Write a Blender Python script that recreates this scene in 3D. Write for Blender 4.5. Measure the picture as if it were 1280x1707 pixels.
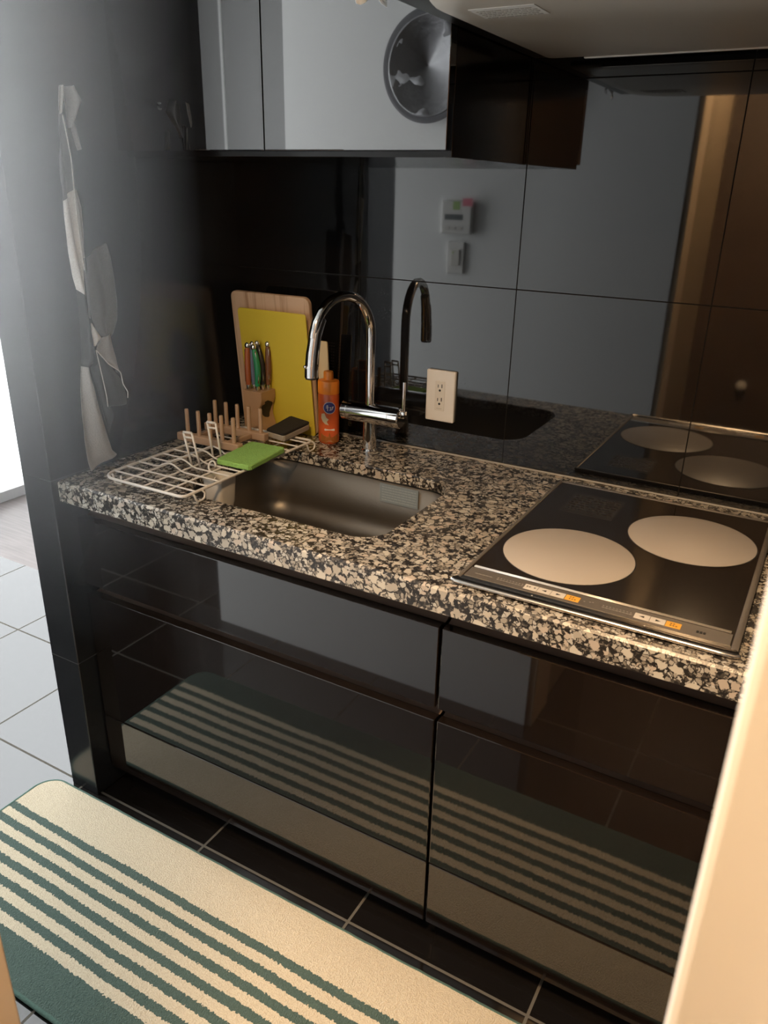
import bpy, bmesh, math, random
from mathutils import Vector, Matrix, noise
random.seed(7)
for o in list(bpy.data.objects): bpy.data.objects.remove(o)
S = bpy.context.scene
COL = S.collection
PI = math.pi

# ------------------------------------------------------------------ camera
FPX = 1305.7
cam_d = bpy.data.cameras.new('camera'); cam = bpy.data.objects.new('camera', cam_d); COL.objects.link(cam)
cam_d.sensor_fit = 'HORIZONTAL'; cam_d.sensor_width = 36.0; cam_d.lens = FPX / 1280 * 36.0
cam_d.clip_start = 0.01; cam_d.clip_end = 60
r = Vector((0.86695679, 0.49792694, 0.02132336)); u = Vector((-0.20778581, 0.32223118, 0.92357573)); f = Vector((-0.45300218, 0.80513094, -0.38282266))
M = Matrix((( r.x, u.x, -f.x, 1.31124767), (r.y, u.y, -f.y, -1.58756574), (r.z, u.z, -f.z, 1.38079758), (0, 0, 0, 1)))
cam.matrix_world = M
cam_d.dof.use_dof = True; cam_d.dof.focus_distance = 1.8; cam_d.dof.aperture_fstop = 16.0
S.camera = cam

# ------------------------------------------------------------------ light
W = bpy.data.worlds.new('world'); S.world = W; W.use_nodes = True
bg = W.node_tree.nodes['Background']; bg.inputs[0].default_value = (0.94, 0.98, 1.0, 1); bg.inputs[1].default_value = 41.0
def area(name, loc, rot, sx, sy, power, col, portal=False):
    d = bpy.data.lights.new(name, 'AREA'); d.shape = 'RECTANGLE'; d.size = sx; d.size_y = sy; d.energy = power; d.color = col
    if portal: d.cycles.is_portal = True
    o = bpy.data.objects.new(name, d); COL.objects.link(o); o.location = loc; o.rotation_euler = rot; return o
# the window's own opening guides the sky light in
area('window_portal', (-1.93, 1.41, 1.05), (0, -PI / 2, 0), 2.1, 2.78, 1, (1, 1, 1), True)
area('added_window_portal', (-1.93, -0.76, 1.18), (0, -PI / 2, 0), 2.2, 0.8, 1, (1, 1, 1), True)  # portal of the unseen window added for side light
# warm ceiling lamp in the room behind the camera
lamp = bpy.data.lights.new('warm_ceiling_lamp', 'POINT'); lamp.energy = 262; lamp.color = (1.0, 0.66, 0.36); lamp.shadow_soft_size = 0.13
lo = bpy.data.objects.new('warm_ceiling_lamp', lamp); COL.objects.link(lo); lo.location = (1.005, -1.63, 2.21)

S.view_settings.view_transform = 'Standard'; S.view_settings.look = 'None'
S.view_settings.exposure = 0.0; S.view_settings.gamma = 1.0; S.view_settings.use_curve_mapping = False
S.cycles.use_denoising = True
S.cycles.max_bounces = 10; S.cycles.diffuse_bounces = 5; S.cycles.glossy_bounces = 6; S.cycles.transmission_bounces = 4; S.cycles.transparent_max_bounces = 8
S.cycles.sample_clamp_indirect = 6.0; S.cycles.blur_glossy = 0.3
S.cycles.caustics_reflective = False; S.cycles.caustics_refractive = False

# ------------------------------------------------------------------ materials
def new_mat(name):
    m = bpy.data.materials.new(name); m.use_nodes = True
    nt = m.node_tree; return m, nt, nt.nodes['Principled BSDF']
def pbr(name, col, rough=0.5, metal=0.0, ior=1.5, bump=0.0, bscale=80, var=0.0, vscale=6, coat=0.0, sheen=0.0, alpha=None, trans=0.0):
    m, nt, b = new_mat(name)
    b.inputs['Base Color'].default_value = (*col, 1); b.inputs['Roughness'].default_value = rough
    b.inputs['Metallic'].default_value = metal; b.inputs['IOR'].default_value = ior
    b.inputs['Coat Weight'].default_value = coat; b.inputs['Coat Roughness'].default_value = 0.03
    b.inputs['Sheen Weight'].default_value = sheen; b.inputs['Transmission Weight'].default_value = trans
    tc = nt.nodes.new('ShaderNodeTexCoord')
    if var:
        n = nt.nodes.new('ShaderNodeTexNoise'); n.inputs['Scale'].default_value = vscale; n.inputs['Detail'].default_value = 4
        nt.links.new(tc.outputs['Object'], n.inputs['Vector'])
        mx = nt.nodes.new('ShaderNodeMix'); mx.data_type = 'RGBA'
        mx.inputs[6].default_value = (*[c * (1 - var) for c in col], 1); mx.inputs[7].default_value = (*[min(1, c * (1 + var)) for c in col], 1)
        nt.links.new(n.outputs['Fac'], mx.inputs[0]); nt.links.new(mx.outputs[2], b.inputs['Base Color'])
    if bump:
        n2 = nt.nodes.new('ShaderNodeTexNoise'); n2.inputs['Scale'].default_value = bscale; n2.inputs['Detail'].default_value = 3
        nt.links.new(tc.outputs['Object'], n2.inputs['Vector'])
        bp = nt.nodes.new('ShaderNodeBump'); bp.inputs['Strength'].default_value = bump; bp.inputs['Distance'].default_value = 0.002
        nt.links.new(n2.outputs['Fac'], bp.inputs['Height']); nt.links.new(bp.outputs['Normal'], b.inputs['Normal'])
    return m
def math_node(nt, op, a, b=None, clamp=False):
    n = nt.nodes.new('ShaderNodeMath'); n.operation = op; n.use_clamp = clamp
    for i, v in enumerate((a, b)):
        if v is None: continue
        if isinstance(v, (int, float)): n.inputs[i].default_value = v
        else: nt.links.new(v, n.inputs[i])
    return n.outputs[0]
def grid_mask(nt, co, off, step, half):
    # 1 on a joint line
    x = math_node(nt, 'SUBTRACT', co, off); x = math_node(nt, 'DIVIDE', x, step); fr = math_node(nt, 'FRACT', x)
    d = math_node(nt, 'SUBTRACT', fr, 0.5); d = math_node(nt, 'ABSOLUTE', d)
    return math_node(nt, 'GREATER_THAN', d, 0.5 - half / step)
def tile_mat(name, axes, col, grout, rough, ior, half, grough=0.7, speck=False, zmax=None):
    m, nt, b = new_mat(name)
    tc = nt.nodes.new('ShaderNodeTexCoord'); sp = nt.nodes.new('ShaderNodeSeparateXYZ'); nt.links.new(tc.outputs['Object'], sp.inputs[0])
    masks = [grid_mask(nt, sp.outputs[a], off, step, half) for a, off, step in axes]
    mk = masks[0]
    for k in masks[1:]: mk = math_node(nt, 'MAXIMUM', mk, k)
    if zmax: mk = math_node(nt, 'MULTIPLY', mk, math_node(nt, 'LESS_THAN', sp.outputs[2], zmax))
    mx = nt.nodes.new('ShaderNodeMix'); mx.data_type = 'RGBA'; mx.inputs[6].default_value = (*col, 1); mx.inputs[7].default_value = (*grout, 1)
    nt.links.new(mk, mx.inputs[0]); nt.links.new(mx.outputs[2], b.inputs['Base Color'])
    rr = math_node(nt, 'MULTIPLY_ADD', mk, grough - rough); nt.nodes[-1].inputs[2].default_value = rough
    b.inputs['IOR'].default_value = ior
    # faint wipe marks and dried splashes in the polish
    n = nt.nodes.new('ShaderNodeTexNoise'); n.inputs['Scale'].default_value = 9; n.inputs['Detail'].default_value = 5
    nt.links.new(tc.outputs['Object'], n.inputs['Vector'])
    sm = math_node(nt, 'SUBTRACT', n.outputs['Fac'], 0.45); sm = math_node(nt, 'MULTIPLY', sm, 0.06, True)
    rr = math_node(nt, 'ADD', rr, sm)
    if speck:
        v = nt.nodes.new('ShaderNodeTexVoronoi'); v.inputs['Scale'].default_value = 240; nt.links.new(tc.outputs['Object'], v.inputs['Vector'])
        s = math_node(nt, 'LESS_THAN', v.outputs['Distance'], 0.22)
        n3 = nt.nodes.new('ShaderNodeTexNoise'); n3.inputs['Scale'].default_value = 11; nt.links.new(tc.outputs['Object'], n3.inputs['Vector'])
        g = math_node(nt, 'GREATER_THAN', n3.outputs['Fac'], 0.58); s = math_node(nt, 'MULTIPLY', s, g)
        zx = math_node(nt, 'LESS_THAN', math_node(nt, 'ABSOLUTE', math_node(nt, 'SUBTRACT', sp.outputs[0], 0.55)), 0.16)
        zz = math_node(nt, 'LESS_THAN', math_node(nt, 'ABSOLUTE', math_node(nt, 'SUBTRACT', sp.outputs[2], 1.05)), 0.12)
        s = math_node(nt, 'MULTIPLY', s, math_node(nt, 'MULTIPLY', zx, zz))
        rr = math_node(nt, 'ADD', rr, math_node(nt, 'MULTIPLY', s, 0.2))
    nt.links.new(rr, b.inputs['Roughness'])
    inv = math_node(nt, 'SUBTRACT', 1.0, mk)
    nt.links.new(math_node(nt, 'MULTIPLY', inv, 0.5), b.inputs['Specular IOR Level'])
    bp = nt.nodes.new('ShaderNodeBump'); bp.inputs['Strength'].default_value = 0.25; bp.inputs['Distance'].default_value = 0.001
    nt.links.new(inv, bp.inputs['Height']); nt.links.new(bp.outputs['Normal'], b.inputs['Normal'])
    return m
H = 0.81
TS = 0.381
MAT = {}
MAT['splash'] = tile_mat('black_glass_splashback', [(0, 0.339, TS), (2, H + 0.3815, TS)], (0.006, 0.006, 0.0065), (0.012, 0.011, 0.010), 0.03, 1.85, 0.0011, 0.6, True)
MAT['walltile'] = tile_mat('black_wall_tile', [(2, H + 0.003, 0.438)], (0.014, 0.0145, 0.016), (0.05, 0.05, 0.05), 0.17, 1.45, 0.0011, zmax=1.0)
MAT['floor'] = tile_mat('polished_black_floor_tile', [(0, -0.069, 0.384), (1, -0.610, 0.384)], (0.007, 0.006, 0.0055), (0.085, 0.078, 0.066), 0.06, 2.15, 0.0028)
MAT['gloss'] = pbr('black_brown_gloss', (0.008, 0.0055, 0.0045), 0.035, ior=1.75)
MAT['gloss_upper'] = pbr('black_mirror_gloss', (0.007, 0.006, 0.006), 0.02, ior=2.9)
MAT['side_gloss'] = pbr('dark_side_panel', (0.008, 0.005, 0.004), 0.14, ior=1.4)
MAT['carcass'] = pbr('dark_carcass', (0.006, 0.005, 0.0045), 0.35)
MAT['bronze'] = pbr('dark_bronze_channel', (0.19, 0.14, 0.11), 0.42, metal=0.4)
MAT['white_wall'] = pbr('white_wall_paper', (0.80, 0.80, 0.78), 0.75, bump=0.25, bscale=140)
MAT['beige_wall'] = pbr('brown_room_wall', (0.22, 0.15, 0.10), 0.8)
MAT['casing'] = pbr('cream_door_casing', (0.62, 0.50, 0.36), 0.45)
MAT['door_leaf'] = pbr('tan_door_leaf', (0.30, 0.24, 0.165), 0.5)
MAT['jamb'] = pbr('pale_jamb_paint', (0.46, 0.465, 0.47), 0.55)
MAT['ceiling'] = pbr('white_ceiling', (0.5, 0.5, 0.49), 0.9)
MAT['dark_wall'] = pbr('dark_hall_wall', (0.010, 0.010, 0.011), 0.6)
MAT['grey_door'] = pbr('pale_grey_door', (0.28, 0.28, 0.275), 0.6)
MAT['brown_door'] = pbr('brown_wood_door', (0.07, 0.042, 0.026), 0.5, var=0.35, vscale=5)
MAT['frame_white'] = pbr('white_window_frame', (0.8, 0.8, 0.8), 0.4)
MAT['steel'] = pbr('brushed_sink_steel', (0.22, 0.20, 0.172), 0.45, metal=1.0, bump=0.08, bscale=260)
MAT['chrome'] = pbr('chrome', (0.82, 0.80, 0.78), 0.05, metal=1.0)
MAT['trimsteel'] = pbr('satin_steel_trim', (0.55, 0.51, 0.46), 0.22, metal=1.0)
MAT['panelsteel'] = pbr('grey_control_strip', (0.19, 0.17, 0.15), 0.4, metal=0.5)
MAT['hobglass'] = pbr('black_hob_glass', (0.018, 0.014, 0.011), 0.10, ior=1.5)
MAT['hoblabel'] = pbr('faint_grey_sticker', (0.026, 0.023, 0.021), 0.25); MAT['hobprint'] = pbr('faint_grey_print', (0.016, 0.013, 0.011), 0.4)
MAT['disc'] = pbr('pale_hob_disc', (0.48, 0.435, 0.385), 0.35)
MAT['white_plastic'] = pbr('white_plastic', (0.72, 0.70, 0.66), 0.35)
MAT['white_paint'] = pbr('matt_white_plastic', (0.66, 0.63, 0.57), 0.5, bump=0.15, bscale=60)
MAT['wire'] = pbr('white_coated_wire', (0.72, 0.69, 0.64), 0.3)
MAT['black'] = pbr('black_print', (0.01, 0.01, 0.01), 0.5)
MAT['orange_print'] = pbr('orange_button', (0.80, 0.40, 0.06), 0.45)
MAT['white_print'] = pbr('white_button', (0.62, 0.58, 0.52), 0.45)
MAT['grey_print'] = pbr('grey_print', (0.36, 0.34, 0.30), 0.5)
MAT['bamboo'] = pbr('pale_dowel_wood', (0.42, 0.28, 0.18), 0.55, var=0.15, vscale=30)
MAT['block_wood'] = pbr('beech_block_wood', (0.44, 0.27, 0.15), 0.5, var=0.15, vscale=22)
MAT['dark_brown'] = pbr('dark_patch', (0.035, 0.025, 0.018), 0.7)
MAT['yellow'] = pbr('yellow_plastic_sheet', (0.66, 0.52, 0.05), 0.42, bump=0.05, bscale=400)
MAT['cream'] = pbr('cream_plastic', (0.62, 0.50, 0.30), 0.45)
MAT['green'] = pbr('green_scrub_pad', (0.27, 0.52, 0.13), 0.95, bump=0.9, bscale=420, var=0.18, vscale=120)
MAT['spongeblack'] = pbr('black_abrasive', (0.016, 0.013, 0.010), 0.95, bump=0.8, bscale=400)
MAT['spongegrey'] = pbr('pale_sponge', (0.36, 0.32, 0.26), 0.95, bump=0.6, bscale=300)
MAT['orange_cap'] = pbr('orange_cap', (0.85, 0.25, 0.025), 0.35)
MAT['orange_body'] = pbr('orange_bottle', (0.55, 0.10, 0.025), 0.25, var=0.2, vscale=30)
MAT['amber'] = pbr('amber_liquid', (0.30, 0.10, 0.02), 0.2)
MAT['navy'] = pbr('navy_logo', (0.025, 0.025, 0.14), 0.4)
MAT['paper'] = pbr('white_paper', (0.75, 0.74, 0.70), 0.6)
MAT['bluelabel'] = pbr('grey_blue_sticker', (0.20, 0.25, 0.29), 0.45)
MAT['blueprint'] = pbr('pale_blue_print', (0.28, 0.34, 0.39), 0.5)
MAT['hood'] = pbr('beige_enamel_hood', (0.52, 0.47, 0.40), 0.38)
MAT['hoodtrim'] = pbr('bright_hood_edge', (0.78, 0.74, 0.66), 0.3, metal=0.6)
MAT['lcd'] = pbr('grey_lcd', (0.10, 0.11, 0.11), 0.3)
MAT['pink'] = pbr('pink_sticker', (0.75, 0.18, 0.24), 0.5)
MAT['lime'] = pbr('lime_sticker', (0.35, 0.50, 0.15), 0.5)
MAT['plate'] = pbr('mottled_grey_glass', (0.24, 0.24, 0.25), 0.22, metal=0.2, var=0.6, vscale=11, bump=0.6, bscale=22, coat=0.4)
MAT['plate_rim'] = pbr('dark_plate_rim', (0.10, 0.10, 0.11), 0.3)
MAT['rubber'] = pbr('dark_rubber', (0.02, 0.02, 0.02), 0.6)
MAT['sealant'] = pbr('grey_sealant', (0.34, 0.32, 0.28), 0.45)
for k, c in dict(k_brown=(0.33, 0.09, 0.03), k_blue=(0.10, 0.12, 0.17), k_black=(0.03, 0.03, 0.03), k_green=(0.02, 0.22, 0.09), k_wood=(0.16, 0.07, 0.03)).items():
    MAT[k] = pbr('handle_' + k[2:], c, 0.22)

def granite():
    m, nt, b = new_mat('speckled_granite')
    tc = nt.nodes.new('ShaderNodeTexCoord')
    nz = nt.nodes.new('ShaderNodeTexNoise'); nz.inputs['Scale'].default_value = 95; nz.inputs['Detail'].default_value = 4; nz.inputs['Roughness'].default_value = 0.6
    nt.links.new(tc.outputs['Object'], nz.inputs['Vector'])
    ad = nt.nodes.new('ShaderNodeVectorMath'); ad.operation = 'MULTIPLY_ADD'; ad.inputs[1].default_value = (0.015,) * 3
    nt.links.new(nz.outputs['Color'], ad.inputs[0]); nt.links.new(tc.outputs['Object'], ad.inputs[2])
    def grains(scale, th, keep, cols):
        v = nt.nodes.new('ShaderNodeTexVoronoi'); v.feature = 'DISTANCE_TO_EDGE'; v.inputs['Scale'].default_value = scale
        v2 = nt.nodes.new('ShaderNodeTexVoronoi'); v2.inputs['Scale'].default_value = scale
        for x in (v, v2): nt.links.new(ad.outputs[0], x.inputs['Vector'])
        rs = nt.nodes.new('ShaderNodeSeparateColor'); nt.links.new(v2.outputs['Color'], rs.inputs[0])
        # rounded grains: away from the seam and not too far from the grain's centre
        mk = math_node(nt, 'GREATER_THAN', v.outputs['Distance'], th)
        mk = math_node(nt, 'MULTIPLY', mk, math_node(nt, 'LESS_THAN', v2.outputs['Distance'], 0.68))
        mk = math_node(nt, 'MULTIPLY', mk, math_node(nt, 'GREATER_THAN', rs.outputs[0], 1 - keep))
        cr = nt.nodes.new('ShaderNodeValToRGB'); e = cr.color_ramp; e.interpolation = 'CONSTANT'
        e.elements[0].position = 0; e.elements[0].color = (*cols[0], 1); e.elements[1].position = 1 / len(cols); e.elements[1].color = (*cols[1], 1)
        for k, c in enumerate(cols[2:]): x = e.elements.new((k + 2) / len(cols)); x.color = (*c, 1)
        nt.links.new(rs.outputs[1], cr.inputs[0]); return mk, cr.outputs[0]
    def mix(f, a, c):
        x = nt.nodes.new('ShaderNodeMix'); x.data_type = 'RGBA'; nt.links.new(f, x.inputs[0])
        for k, q in ((6, a), (7, c)):
            if isinstance(q, tuple): x.inputs[k].default_value = (*q, 1)
            else: nt.links.new(q, x.inputs[k])
        return x.outputs[2]
    m1, c1 = grains(135, 0.085, 0.68, [(0.30, 0.275, 0.235), (0.38, 0.35, 0.30), (0.21, 0.19, 0.16), (0.43, 0.41, 0.37)])
    m2, c2 = grains(66, 0.11, 0.45, [(0.45, 0.41, 0.345), (0.36, 0.33, 0.28), (0.49, 0.46, 0.40), (0.43, 0.37, 0.31)])
    n4 = nt.nodes.new('ShaderNodeTexNoise'); n4.inputs['Scale'].default_value = 150; n4.inputs['Detail'].default_value = 3; nt.links.new(tc.outputs['Object'], n4.inputs['Vector'])
    base = mix(math_node(nt, 'GREATER_THAN', n4.outputs['Fac'], 0.56), (0.020, 0.018, 0.017), (0.062, 0.055, 0.048))
    col = mix(m1, base, c1); col = mix(m2, col, c2)
    nt.links.new(col, b.inputs['Base Color']); b.inputs['Roughness'].default_value = 0.24; b.inputs['IOR'].default_value = 1.45
    return m
MAT['granite'] = granite()

def rug_mat():
    m, nt, b = new_mat('striped_rug_pile')
    tc = nt.nodes.new('ShaderNodeTexCoord'); sp = nt.nodes.new('ShaderNodeSeparateXYZ'); nt.links.new(tc.outputs['Object'], sp.inputs[0])
    nz = nt.nodes.new('ShaderNodeTexNoise'); nz.inputs['Scale'].default_value = 190; nz.inputs['Detail'].default_value = 1; nt.links.new(tc.outputs['Object'], nz.inputs['Vector'])
    nl = nt.nodes.new('ShaderNodeTexNoise'); nl.inputs['Scale'].default_value = 3; nt.links.new(tc.outputs['Object'], nl.inputs['Vector'])
    y = math_node(nt, 'ADD', sp.outputs[1], math_node(nt, 'MULTIPLY', math_node(nt, 'SUBTRACT', nz.outputs['Fac'], 0.5), 0.010))
    y = math_node(nt, 'ADD', y, math_node(nt, 'MULTIPLY', math_node(nt, 'SUBTRACT', nl.outputs['Fac'], 0.5), 0.012))
    t = math_node(nt, 'DIVIDE', math_node(nt, 'SUBTRACT', -0.7455, y), 0.0383)    # 0.. across six dark stripes
    dark = math_node(nt, 'LESS_THAN', math_node(nt, 'FRACT', t), 0.47)
    dark = math_node(nt, 'MULTIPLY', dark, math_node(nt, 'GREATER_THAN', t, 0))
    solid = math_node(nt, 'GREATER_THAN', t, 6.0)
    dark = math_node(nt, 'MAXIMUM', dark, solid)
    n2 = nt.nodes.new('ShaderNodeTexNoise'); n2.inputs['Scale'].default_value = 420; n2.inputs['Detail'].default_value = 2; nt.links.new(tc.outputs['Object'], n2.inputs['Vector'])
    def two(a, c):
        x = nt.nodes.new('ShaderNodeMix'); x.data_type = 'RGBA'; x.inputs[6].default_value = (*a, 1); x.inputs[7].default_value = (*c, 1)
        nt.links.new(n2.outputs['Fac'], x.inputs[0]); return x.outputs[2]
    c1 = two((0.31, 0.255, 0.175), (0.57, 0.49, 0.355)); c2 = two((0.020, 0.040, 0.032), (0.072, 0.105, 0.086))
    mx = nt.nodes.new('ShaderNodeMix'); mx.data_type = 'RGBA'; nt.links.new(dark, mx.inputs[0]); nt.links.new(c1, mx.inputs[6]); nt.links.new(c2, mx.inputs[7])
    nt.links.new(mx.outputs[2], b.inputs['Base Color']); b.inputs['Roughness'].default_value = 1.0; b.inputs['Specular IOR Level'].default_value = 0.1
    b.inputs['Sheen Weight'].default_value = 0.15
    bp = nt.nodes.new('ShaderNodeBump'); bp.inputs['Strength'].default_value = 0.8; bp.inputs['Distance'].default_value = 0.003
    nt.links.new(n2.outputs['Fac'], bp.inputs['Height']); nt.links.new(bp.outputs['Normal'], b.inputs['Normal'])
    return m
MAT['rug'] = rug_mat()
MAT['rug_edge'] = pbr('green_overlock', (0.05, 0.095, 0.075), 1.0, bump=0.8, bscale=300)

def wood_floor():
    m, nt, b = new_mat('pale_plank_floor')
    tc = nt.nodes.new('ShaderNodeTexCoord'); mp = nt.nodes.new('ShaderNodeMapping'); mp.inputs['Scale'].default_value = (2.0, 26, 1); nt.links.new(tc.outputs['Object'], mp.inputs[0])
    n = nt.nodes.new('ShaderNodeTexNoise'); n.inputs['Scale'].default_value = 3; n.inputs['Detail'].default_value = 5; nt.links.new(mp.outputs[0], n.inputs['Vector'])
    cr = nt.nodes.new('ShaderNodeValToRGB'); cr.color_ramp.elements[0].color = (0.10, 0.075, 0.07, 1); cr.color_ramp.elements[1].color = (0.16, 0.13, 0.12, 1)
    cr.color_ramp.elements[0].position = 0.3; cr.color_ramp.elements[1].position = 0.7
    nt.links.new(n.outputs['Fac'], cr.inputs[0]); nt.links.new(cr.outputs[0], b.inputs['Base Color']); b.inputs['Roughness'].default_value = 0.35
    return m
MAT['woodfloor'] = wood_floor()
def board_wood():
    m, nt, b = new_mat('pale_board_wood')
    tc = nt.nodes.new('ShaderNodeTexCoord'); mp = nt.nodes.new('ShaderNodeMapping'); mp.inputs['Scale'].default_value = (34, 6, 1.6); nt.links.new(tc.outputs['Object'], mp.inputs[0])
    n = nt.nodes.new('ShaderNodeTexNoise'); n.inputs['Scale'].default_value = 3; n.inputs['Detail'].default_value = 6; nt.links.new(mp.outputs[0], n.inputs['Vector'])
    cr = nt.nodes.new('ShaderNodeValToRGB'); cr.color_ramp.elements[0].color = (0.40, 0.24, 0.14, 1); cr.color_ramp.elements[1].color = (0.62, 0.44, 0.30, 1)
    cr.color_ramp.elements[0].position = 0.28; cr.color_ramp.elements[1].position = 0.5
    nt.links.new(n.outputs['Fac'], cr.inputs[0]); nt.links.new(cr.outputs[0], b.inputs['Base Color']); b.inputs['Roughness'].default_value = 0.6
    return m
MAT['boardwood'] = board_wood()
def cloth(name, c):
    m, nt, b = new_mat(name)
    tc = nt.nodes.new('ShaderNodeTexCoord'); mp = nt.nodes.new('ShaderNodeMapping'); mp.inputs['Scale'].default_value = (1, 1, 1); nt.links.new(tc.outputs['Object'], mp.inputs[0])
    n = nt.nodes.new('ShaderNodeTexNoise'); n.inputs['Scale'].default_value = 420; n.inputs['Detail'].default_value = 2; nt.links.new(mp.outputs[0], n.inputs['Vector'])
    mx = nt.nodes.new('ShaderNodeMix'); mx.data_type = 'RGBA'; mx.inputs[6].default_value = (*[k * 0.72 for k in c], 1); mx.inputs[7].default_value = (*[min(1, k * 1.25) for k in c], 1)
    nt.links.new(n.outputs['Fac'], mx.inputs[0]); nt.links.new(mx.outputs[2], b.inputs['Base Color']); b.inputs['Roughness'].default_value = 0.95; b.inputs['Sheen Weight'].default_value = 0.2
    bp = nt.nodes.new('ShaderNodeBump'); bp.inputs['Strength'].default_value = 0.4; bp.inputs['Distance'].default_value = 0.001
    nt.links.new(n.outputs['Fac'], bp.inputs['Height']); nt.links.new(bp.outputs['Normal'], b.inputs['Normal'])
    return m
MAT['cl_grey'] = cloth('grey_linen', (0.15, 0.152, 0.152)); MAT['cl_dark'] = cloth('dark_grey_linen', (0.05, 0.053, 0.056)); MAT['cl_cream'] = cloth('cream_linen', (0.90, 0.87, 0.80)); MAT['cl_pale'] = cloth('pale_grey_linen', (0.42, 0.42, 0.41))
def pane_mat(name='window_glass', tint=1.0):
    m, nt, b = new_mat(name); nt.nodes.remove(b); out = nt.nodes['Material Output']
    t = nt.nodes.new('ShaderNodeBsdfTransparent'); t.inputs[0].default_value = (tint, tint, tint, 1); g = nt.nodes.new('ShaderNodeBsdfGlossy'); g.inputs['Roughness'].default_value = 0.02
    mx = nt.nodes.new('ShaderNodeMixShader'); mx.inputs[0].default_value = 0.06
    nt.links.new(t.outputs[0], mx.inputs[1]); nt.links.new(g.outputs[0], mx.inputs[2]); nt.links.new(mx.outputs[0], out.inputs[0]); return m
MAT['pane'] = pane_mat(); MAT['pane_dimmed'] = pane_mat('dimmed_window_glass', 0.31)  # second pane darkened only to hold back that window's daylight
def film_mat():
    m, nt, b = new_mat('clear_film'); b.inputs['Base Color'].default_value = (0.85, 0.85, 0.83, 1); b.inputs['Roughness'].default_value = 0.15; b.inputs['Alpha'].default_value = 0.75; return m
MAT['film'] = film_mat()

# ------------------------------------------------------------------ mesh helpers
def link(name, bm, mat, parent=None, smooth=False, autosmooth=None, world=True):
    bmesh.ops.recalc_face_normals(bm, faces=bm.faces)
    me = bpy.data.meshes.new(name); bm.to_mesh(me); bm.free()
    for m in (mat if isinstance(mat, (list, tuple)) else [mat]): me.materials.append(MAT[m])
    o = bpy.data.objects.new(name, me); COL.objects.link(o)
    if parent is not None:
        o.parent = parent
        if world: o.matrix_parent_inverse = Matrix.Translation(parent.location).inverted() if parent.type == 'EMPTY' else Matrix()
    if smooth:
        for p in me.polygons: p.use_smooth = True
        if autosmooth:
            me.set_sharp_from_angle(angle=math.radians(autosmooth))
    return o
def tag(o, label, cat, group=None):
    o['label'] = label; o['category'] = cat
    if group: o['group'] = group
    return o
def thing(name, label, cat, loc, group=None):
    o = bpy.data.objects.new(name, None); o.empty_display_size = 0.05; COL.objects.link(o); o.location = loc
    return tag(o, label, cat, group)
def struct(o): o['kind'] = 'structure'; return o
def box(bm, x0, x1, y0, y1, z0, z1, bev=0.0, seg=2, mi=0):
    vs = [bm.verts.new((x, y, z)) for z in (z0, z1) for y in (y0, y1) for x in (x0, x1)]
    fs = [bm.faces.new([vs[i] for i in q]) for q in ((0, 2, 3, 1), (4, 5, 7, 6), (0, 1, 5, 4), (2, 6, 7, 3), (0, 4, 6, 2), (1, 3, 7, 5))]
    for q in fs: q.material_index = mi
    if bev:
        es = list({e for q in fs for e in q.edges})
        bmesh.ops.bevel(bm, geom=es, offset=bev, segments=seg, profile=0.5, affect='EDGES', clamp_overlap=True)
    return fs
def bx(name, mat, parent, x0, x1, y0, y1, z0, z1, bev=0.0, seg=2, smooth=None):
    bm = bmesh.new(); box(bm, x0, x1, y0, y1, z0, z1, bev, seg)
    return link(name, bm, mat, parent)
def sweep(bm, pts, rad, n=8, closed=False, cap=True, mi=0):
    pts = [Vector(p) for p in pts]; N = len(pts)
    rads = rad if isinstance(rad, (list, tuple)) else [rad] * N
    rings = []; prev = None
    for i, p in enumerate(pts):
        a = pts[(i - 1) % N] if (closed or i > 0) else p
        c = pts[(i + 1) % N] if (closed or i < N - 1) else p
        t = (c - a).normalized()
        if prev is None:
            ref = Vector((0, 0, 1)) if abs(t.z) < 0.9 else Vector((1, 0, 0))
            nx = t.cross(ref).normalized()
        else:
            nx = (prev - t * prev.dot(t)).normalized()
        prev = nx; ny = t.cross(nx)
        rings.append([bm.verts.new(p + (nx * math.cos(2 * PI * k / n) + ny * math.sin(2 * PI * k / n)) * rads[i]) for k in range(n)])
    for i in range(N if closed else N - 1):
        A = rings[i]; B = rings[(i + 1) % N]
        for k in range(n):
            q = bm.faces.new((A[k], A[(k + 1) % n], B[(k + 1) % n], B[k])); q.material_index = mi
    if cap and not closed:
        for q in (rings[0][::-1], rings[-1]): bm.faces.new(q).material_index = mi
def lathe(bm, cx, cy, prof, n=32, sx=1, sy=1, mi=0, ax='z'):
    rings = []
    for rr, z in prof:
        ring = []
        for k in range(n):
            a = 2 * PI * k / n; x, y = math.cos(a) * rr * sx, math.sin(a) * rr * sy
            ring.append(bm.verts.new((cx + x, cy + y, z) if ax == 'z' else (z, cx + x, cy + y)))
        rings.append(ring)
    for A, B in zip(rings, rings[1:]):
        for k in range(n): bm.faces.new((A[k], A[(k + 1) % n], B[(k + 1) % n], B[k])).material_index = mi
    bm.faces.new(rings[0][::-1]).material_index = mi; bm.faces.new(rings[-1]).material_index = mi
def rrect(x0, x1, y0, y1, rad, n=8):
    out = []
    rs = rad if isinstance(rad, (list, tuple)) else [rad] * 4
    for (cx, cy, a0, q) in ((x1, y1, 0, 0), (x0, y1, 90, 1), (x0, y0, 180, 2), (x1, y0, 270, 3)):
        rr = rs[q]; sx = -1 if q in (0, 3) else 1; sy = -1 if q in (0, 1) else 1
        for k in range(n + 1):
            a = math.radians(a0 + 90 * k / n); out.append((cx + sx * rr + rr * math.cos(a), cy + sy * rr + rr * math.sin(a)))
    return out
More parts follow.
